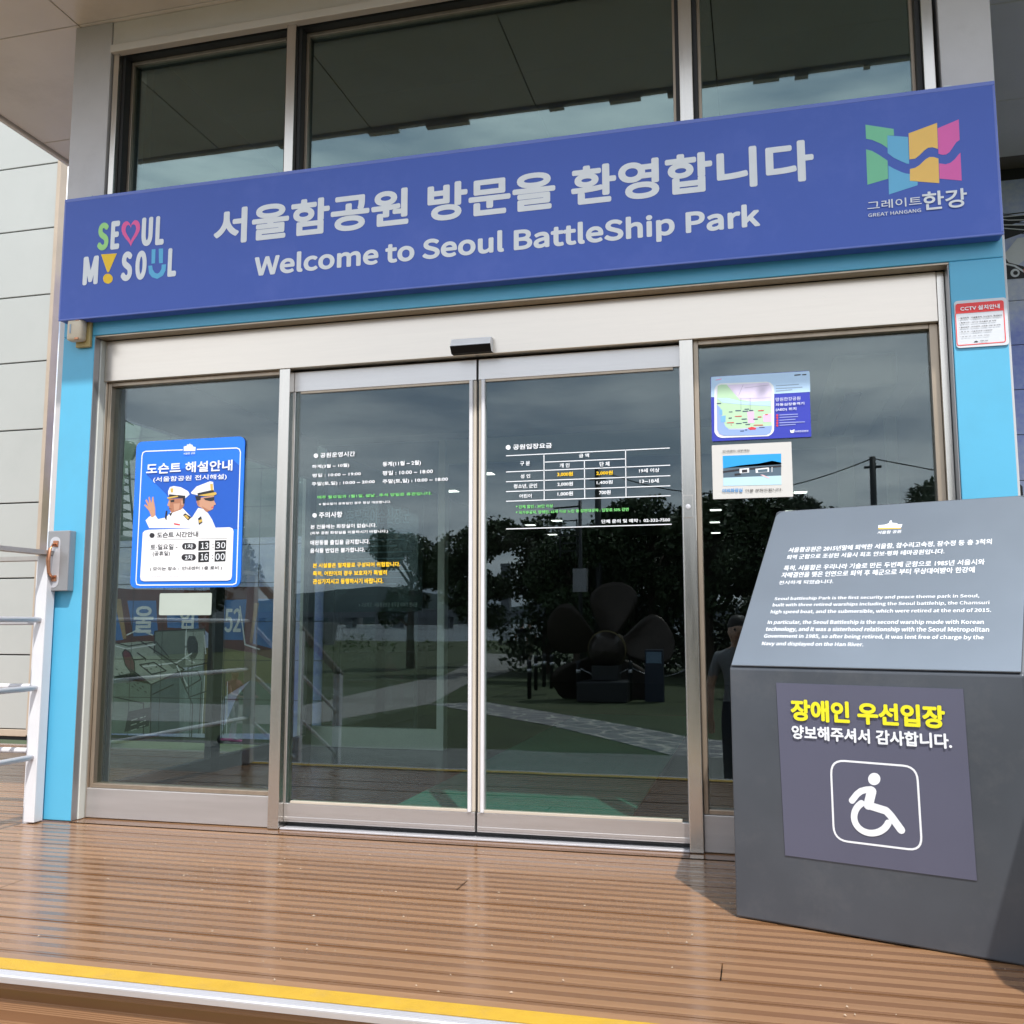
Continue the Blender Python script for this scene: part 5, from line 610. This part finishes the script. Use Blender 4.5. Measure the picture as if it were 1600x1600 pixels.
for i,((x,y,s),lb) in enumerate(zip([(1.95,-19,.95),(4.2,-15.5,.9),(3.3,-22,.8)],PL)):
    o=pines[0] if i==0 else copy_tree(pines[0]); o.location=(x,y,GZ); o.scale=(s,s,s); o.rotation_euler=(0,0,i*2.1); o['label']=lb
# riverside scrub: one uncountable mass
bl=[(x,-48-14*random.random(),GZ+.15,random.uniform(.45,1.35)) for x in [(-60+i*1.1) for i in range(100)]]
tag(leafcards('riverside_scrub',M['reed'],bl,9000,.13,5,.4),kind='stuff')
bl=[(random.uniform(-7.5,9),random.uniform(-31,-28.5),GZ+random.uniform(.4,1.9),random.uniform(.7,1.3)) for i in range(60)]
tag(leafcards('shrub_belt',M['leaf'],bl,16000,.12,8,.5),kind='stuff')
# ship propeller monument
t=thing('ship_propeller','large dark bronze ship propeller displayed on a plinth on the lawn','propeller',(-2.45,-17.3,.42))
hub=MB().lathe([(0,-.75),(.34,-.75),(.40,-.5),(.42,0),(.40,.35),(.33,.5),(.30,.62),(.18,.74),(0,.78)],n=28).build('hub',M['bronze'],t,True); hub.rotation_euler=(R(-90),0,0)
MB().lathe([(.405,-.04),(.43,-.04),(.43,.05),(.405,.05)],(0,0,.2),n=28).build('band',mat('brass band',(.16,.13,.06),.4,.8),hub,True)
def blade():
    vs=[];fs=[];nu,nv=14,9
    for sgn in (0,1):
        for i in range(nu):
            u=i/(nu-1); r=.36+1.16*u; wd=(.24+.40*math.sin(min(1,u*1.02)*math.pi*.62)**.9)*max(0.03,(1-max(0,(u-.5)/.5)**2.4))**.5
            for j in range(nv):
                v=j/(nv-1)*2-1; tw=R(40-20*u); th=.035*(1-u*.7)*(1-v*v*.85)
                x=v*wd*math.cos(tw)*1.05; d=v*wd*math.sin(tw)*.8+(th if sgn else -th)
                vs.append((x+.08*u*u,d,r))
    o=nu*nv
    for s in (0,1):
        for i in range(nu-1):
            for j in range(nv-1): a=s*o+i*nv+j; fs.append((a,a+1,a+nv+1,a+nv))
    for i in range(nu-1):
        for j in (0,nv-1): a=i*nv+j; fs.append((a,a+nv,o+a+nv,o+a))
    for j in range(nv-1): a=(nu-1)*nv+j; fs.append((a,a+1,o+a+1,o+a))
    return MB().add(vs,fs)
bl0=blade().build('blade',M['bronze'],t,True)
for k in range(5):
    o=bl0 if k==0 else link(bl0.copy(),t); o.rotation_euler=(0,R(5+72*k),0)
MB().cbox((-.55,-1.0,-1.12),(.55,1.0,-.66),.03).cbox((-.3,-.7,-.66),(.3,.6,-.32),.02).build('plinth',M['dark_metal'],t)
# chain posts
pp=[(-4.25,-17.2),(-4.76,-20.1),(-4.85,-21.5),(-4.5,-20.8),(-3.07,-16.9),(-1.91,-16.95),(-.6,-17.2),(-.6,-20)]
PLb=['chain post left of the propeller nearest the path','chain post at the back left of the propeller','chain post farthest back left of the propeller','chain post at the rear behind the left blade','chain post in front of the left blade','chain post in front of the hub','chain post right of the info stand','chain post at the back right of the propeller']
p0=None
for (x,y),lb in zip(pp,PLb):
    if p0 is None:
        p0=thing('chain_post',lb,'post',(x,y,GZ),group='chain posts round the propeller'); MB().lathe([(.0,0),(.05,0),(.05,.8),(.06,.82),(.05,.88),(0,.9)],n=14).build('shaft',M['dark_metal'],p0,True); MB().lathe([(.051,.62),(.053,.62),(.053,.7),(.051,.7)],n=14).build('band',M['alu'],p0,True); o=p0
    else: o=copy_tree(p0); o.location=(x,y,GZ); o['label']=lb
for i in range(3,6):
    a=Vector((*pp[i+1 if i<5 else 5],GZ+.75)); c=Vector((*pp[i+2 if i<5 else 6],GZ+.75)) if i<5 else Vector((*pp[6],GZ+.75))
    if (a-c).length<.1: continue
    o=MB().tube([a.lerp(c,k/8)+Vector((0,0,-.22*math.sin(math.pi*k/8))) for k in range(9)],.012,6).build('chain',M['alu'],None,True); tag(o,['sagging chain left of the propeller hub','sagging chain right of the propeller hub','sagging chain beside the propeller info stand'][i-3],'chain','sagging chains')
t=thing('info_stand','dark navy info stand with pale sign face right of the propeller','sign',(-1.35,-16.8,GZ)); MB().cbox((-.2,-.12,0),(.2,.12,1.15),.01).build('body',mat('navy stand',(.02,.028,.05),.4),t); MB().prism([(-.17,.85),(.17,.85),(.17,1.1),(-.17,1.1)],(0,.122,0),(-1,0,0),ZV,(0,1,0),0,.004).build('sign_face',mat('sign face',(.16,.24,.34),.4),t)
# poles
t=thing('camera_pole','slim grey pole with camera arm and ladder cage mirrored in right door','pole',(-3.55,-20,GZ))
MB().tube([(0,0,0),(0,0,4.9)],[.06,.045],10).build('mast',M['dark_metal'],t,True); MB().cbox((-.18,-.1,2.5),(.18,.14,3.1),.01).build('control_box',M['box_grey'],t)
MB().tube([(0,0,4.75),(-.7,0,4.72)],.025,8).build('arm',M['dark_metal'],t); MB().lathe([(0,-.18),(.06,-.14),(.09,-.05),(.09,.05),(0,.08)],(-.7,0,4.6),n=12).build('camera_head',M['dark_metal'],t,True)
lad=MB()
for zz in (3.55,3.75,3.95,4.15,4.35): lad.box((-.55,-.02,zz),(-.08,.02,zz+.03))
lad.box((-.55,-.02,3.4),(-.52,.02,4.4)).box((-.1,-.02,3.4),(-.07,.02,4.4)); lad.build('ladder_cage',M['dark_metal'],t)
def wirepole(x,y,h,lb):
    t=thing('utility_pole',lb,'pole',(x,y,GZ),group='utility poles with wires'); MB().tube([(0,0,0),(0,0,h)],[.12,.09],10).build('shaft',M['dark_metal'],t,True); MB().cbox((-.25,-.04,h-.35),(.25,.04,h-.28),.01).build('cross_arm',M['dark_metal'],t); return (x,y,GZ+h)
a=wirepole(-3.9,-25,6.5,'dark utility pole mirrored behind the camera pole'); c=wirepole(4.25,-25,6.55,'dark utility pole mirrored in the right pane'); d=wirepole(16,-30,7,'dark utility pole at the far right edge of the lawn')
for p,q,lb in ((a,c,'thin black wire between the two middle poles'),(c,d,'thin black wire running right from the right pane pole')):
    P,Q=Vector(p),Vector(q); w=MB()
    w.tube([P.lerp(Q,k/14)+Vector((0,0,-.05-.9*math.sin(math.pi*k/14))) for k in range(15)],.018,6); tag(w.build('overhead_wire',M['black']),lb,'wire','overhead wires')
# river bridge
t=thing('river_bridge','long grey road bridge on piers over the distant river','bridge',(0,0,0)); MB().box((-900,-606,5.2),(500,-594,9.0)).build('bridge_deck',M['block'],t)
x=-880
while x<480: MB().box((x,-604,-2),(x+5,-596,5.2)).build('pier',M['block'],t); x+=34
t=thing('office_tower','tall dark office tower on the far river bank','tower',(-392,-1500,-1)); MB().cbox((-7,-7,0),(7,7,92),.8).build('shaft',M['block'],t); MB().cbox((-8,-8,92.5),(8,8,97),.5).build('crown',M['block'],t)
for i,(x,w,h) in enumerate([(-700,60,22),(-620,40,34),(-540,70,26),(-470,44,30),(-330,60,40),(-270,30,52),(-200,70,30),(-120,40,44),(-40,60,28),(60,50,38)]):
    o=MB().cbox((-w/2,-10,0),(w/2,10,h),.5).build('apartment_block',M['block']); o.location=(x,-1560,-1)
    tag(o,['low wide block at far left of the far bank','narrow block left of the mountain gap','wide low block before the hills','plain block left of the office tower','block right of the office tower','thin tall block on the far bank','wide block mid far bank','tall narrow block mid far bank','low block behind the trees','block at far right of the far bank'][i],'building','blocks on the far river bank')
# warship with lattice mast
t=thing('grey_warship','grey museum warship with dark lattice mast moored beyond the lawn','ship',(-34.5,-47,-1.2),R(90))
hv=[];hf=[];n=14
for i in range(n):
    u=i/(n-1); x=-22+44*u; w=3.2*math.sin(math.pi*min(1,.12+u*.95))**.6*(1 if u<.8 else (1-u)/.2*.95+.05); zt=2.3+1.4*max(0,u-.6)
    hv+=[(x,-w,zt),(x,-w*.7,-.6),(x,w*.7,-.6),(x,w,zt)]
for i in range(n-1):
    for k in range(3): a=i*4+k; hf.append((a,a+4,a+5,a+1))
    hf.append((i*4+3,i*4+7,i*4+4,i*4))
hf+=[(0,1,2,3),(n*4-1,n*4-2,n*4-3,n*4-4)]
MB().add(hv,hf).build('hull',M['hull'],t); MB().cbox((-8,-2,2.3),(9,2,4.8),.1).cbox((-1,-1.7,4.8),(7,1.7,7),.1).cbox((-6,-1,4.8),(-3.5,1,7.4),.2).build('superstructure',M['hull'],t); MB().tube([(13,0,2.6),(13,0,3.6)],.9,14).tube([(13.4,0,3.3),(16.4,0,3.7)],.12,8).build('gun_turret',M['hull'],t)
lt=MB()
for sx in (-.6,.6):
    for sy in (-.6,.6): lt.tube([(4+sx,sy,7),(4+sx*.35,sy*.35,11.6)],.07,6)
for k in range(9):
    zz=7+k*.52; r=.6-.39*k/9
    for a in ((-r,-r,r,r),(-r,r,r,-r)): lt.tube([(4+a[0],a[1],zz),(4+a[2],a[3],zz+.5)],.035,5)
    lt.box((4-r,-r,zz),(4+r,r,zz+.05))
lt.tube([(4,0,11.6),(4,0,14.6)],.06,6).tube([(3.2,0,13.9),(4.6,0,14.1)],.04,5).tube([(2.8,0,10.6),(5.4,0,10.6)],.05,5)
lt.build('lattice_mast',M['dark_metal'],t); MB().lathe([(0,0),(.55,.05),(.7,.3),(.7,.9),(.55,1.1),(0,1.15)],(4,0,11.6),n=16).build('radar_drum',M['black'],t,True)
# ================================================================ people
def person(label,loc,rz,pose,cols,scale=1,group=None,hairy=True):
    """one skinned body: joints in metres, y forward"""
    t=thing('person',label,'person',loc,rz,group); t.scale=(scale,)*3
    V=[];E=[];Rr=[]
    def j(p,r,par=None):
        V.append(p);Rr.append(r)
        if par is not None: E.append((par,len(V)-1))
        return len(V)-1
    pel=j((0,0,.96),.135); sp=j((0,-.01,1.12),.125,pel); ch=j((0,0,1.32),.15,sp); nk=j((0,.01,1.47),.062,ch); hd0=j((0,.03,1.56),.075,nk); hd=j((0,.035,1.64),.094,hd0); hd2=j((0,.02,1.71),.07,hd)
    nose=j((0,.135,1.62),.014,hd)
    for s in (-1,1): j((s*.098,.02,1.625),.018,hd)
    for s,(kn,an,to) in zip((-1,1),pose['legs']):
        h=j((s*.095,0,.90),.095,pel); k=j(kn,.062,h); a=j(an,.043,k); f=j(to,.036,a)
    for s,(elb,wr,fd) in zip((-1,1),pose['arms']):
        sh=j((s*.185,0,1.39),.07,ch); e=j(elb,.044,sh); w=j(wr,.03,e); fdv=Vector(fd).normalized(); W_=Vector(wr); pm=j(tuple(W_+fdv*.07),.032,w)
        side=fdv.cross(Vector((0,0,1)));  side=side.normalized() if side.length>.2 else Vector((1,0,0))
        for q,ln in ((-.030,.058),(-.010,.072),(.010,.078),(.030,.066)):
            b0=W_+fdv*.10+side*q; k1=j(tuple(b0),.0095,pm); k2=j(tuple(b0+fdv*ln*.55+Vector((0,0,-.008))),.0088,k1); j(tuple(b0+fdv*ln+Vector((0,0,-.024))),.008,k2)
        th=j(tuple(W_+fdv*.035-side*.045),.011,w); j(tuple(W_+fdv*.075-side*.062),.0095,th)
    me=bpy.data.meshes.new('body'); me.from_pydata(V,E,[]); o=bpy.data.objects.new('body',me); link(o)
    o.modifiers.new('skin','SKIN'); sv=o.data.skin_vertices[0].data
    for i,r in enumerate(Rr): sv[i].radius=(r,r*(.72 if i in (0,1,2) else 1))
    sv[0].use_root=True; ss=o.modifiers.new('s','SUBSURF'); ss.levels=2; ss.render_levels=2
    bpy.context.view_layer.update(); m2=bpy.data.meshes.new_from_object(o.evaluated_get(bpy.context.evaluated_depsgraph_get())); bpy.data.objects.remove(o)
    shirt,trs,shoe=cols
    for m in (M['skin'],shirt,trs,shoe): m2.materials.append(m)
    for p in m2.polygons:
        c=p.center; p.use_smooth=True
        if c.z>1.475: k=0
        elif abs(c.x)>.2 and (c.z<pose.get('sleeve',1.22) or c.y>.22): k=0
        elif c.z>.98 or (abs(c.x)>.17 and c.z>.9): k=1
        elif c.z>.09: k=2
        else: k=3
        if k==2 and abs(c.x)>.22: k=0
        p.material_index=k
    b=bpy.data.objects.new('body',m2); link(b,t)
    hv=MB().lathe([(.0,.115),(.05,.108),(.085,.075),(.103,.02),(.1,-.03),(.085,-.05)],(0,-.005,1.66),n=18).build('hair',cols[3] if len(cols)>3 else M['hair'],t,True); hv.scale=(.95,1.08,1)
    for s in (-1,1): MB().lathe([(0,-.011),(.008,-.007),(.011,0),(.008,.007),(0,.011)],(s*.034,.118,1.645),n=10).build('eye',M['black'],t,True)
    MB().cbox((-.024,.122,1.572),(.024,.13,1.580),.003).build('mouth',mat('lips',(.36,.16,.13),.5),t)
    return t
gs=mat('grey shirt',(.22,.23,.25),.9,0,.1,8); nv=mat('navy cloth',(.02,.025,.04),.9); ks=mat('khaki cloth',(.20,.17,.12),.9); bk=mat('dark shoes',(.02,.02,.02),.5); wt=mat('white cloth',(.6,.6,.6),.9); pkc=mat('dusty pink cloth',(.36,.15,.15),.9)
walk={'legs':[((-.1,.12,.5),(-.1,.2,.09),(-.1,.36,.04)),((.1,-.02,.5),(.1,-.24,.12),(.1,-.12,.04))],'arms':[((-.24,-.1,1.14),(-.24,-.04,.9),(0,.2,-1)),((.24,.08,1.14),(.24,.2,.92),(0,.35,-1))]}
stand={'legs':[((-.11,.02,.5),(-.12,0,.09),(-.13,.15,.04)),((.11,.02,.5),(.12,0,.09),(.13,.15,.04))],'arms':[((-.26,-.02,1.14),(-.27,.05,.9),(0,.15,-1)),((.33,.10,1.26),(.37,.14,1.50),(0,.35,.9))]}
person('visitor in a grey shirt holding up a phone, mirrored beside the pedestal',(.70,-4.64,GZ),R(-4),stand,(gs,nv,bk))
t=thing('smartphone','black phone held up by the visitor in grey','phone',(.885,-4.43,GZ+1.68)); MB().cbox((-.04,-.005,-.075),(.04,.004,.075),.004).build('case',M['black'],t)
person('walker in dark clothes on the far path',(-9.0,-36,GZ),R(160),walk,(nv,bk,bk),group='walkers on the far path')
person('walker in a white top on the far path',(-9.6,-40,GZ),R(150),walk,(wt,ks,bk),group='walkers on the far path')
ride={'legs':[((-.08,.14,.52),(-.06,.1,.16),(-.06,.26,.13)),((.1,-.06,.5),(.13,-.22,.12),(.13,-.1,.04))],'arms':[((-.24,.16,1.16),(-.19,.42,1.12),(0,1,-.1)),((.24,.16,1.16),(.19,.42,1.12),(0,1,-.1))]}
person('child in dusty pink riding a pink kick scooter on the paving',(-6.36,-7.9,GZ),R(-75),ride,(pkc,wt,bk),.62)
t=thing('kick_scooter','bright pink kick scooter ridden by the child on the paving','scooter',(-6.33,-7.88,GZ),R(-75)); pk=mat('pink plastic',(.72,.06,.33),.35); s_=MB()
MB().cbox((-.055,-.22,.06),(.055,.22,.085),.01).build('foot_deck',pk,t); MB().tube([(0,.20,.07),(0,.27,.16),(0,.26,.72)],.016,10).build('stem',pk,t,True); MB().tube([(-.17,.27,.72),(.17,.27,.72)],.012,10).build('handlebar',M['black'],t,True)
for yy in (-.26,.30):
    o=MB().lathe([(.0,-.015),(.06,-.015),(.065,0),(.06,.015),(0,.015)],n=18).build('wheel',M['black'],t,True); o.rotation_euler=(0,R(90),0); o.location=(0,yy,.066)
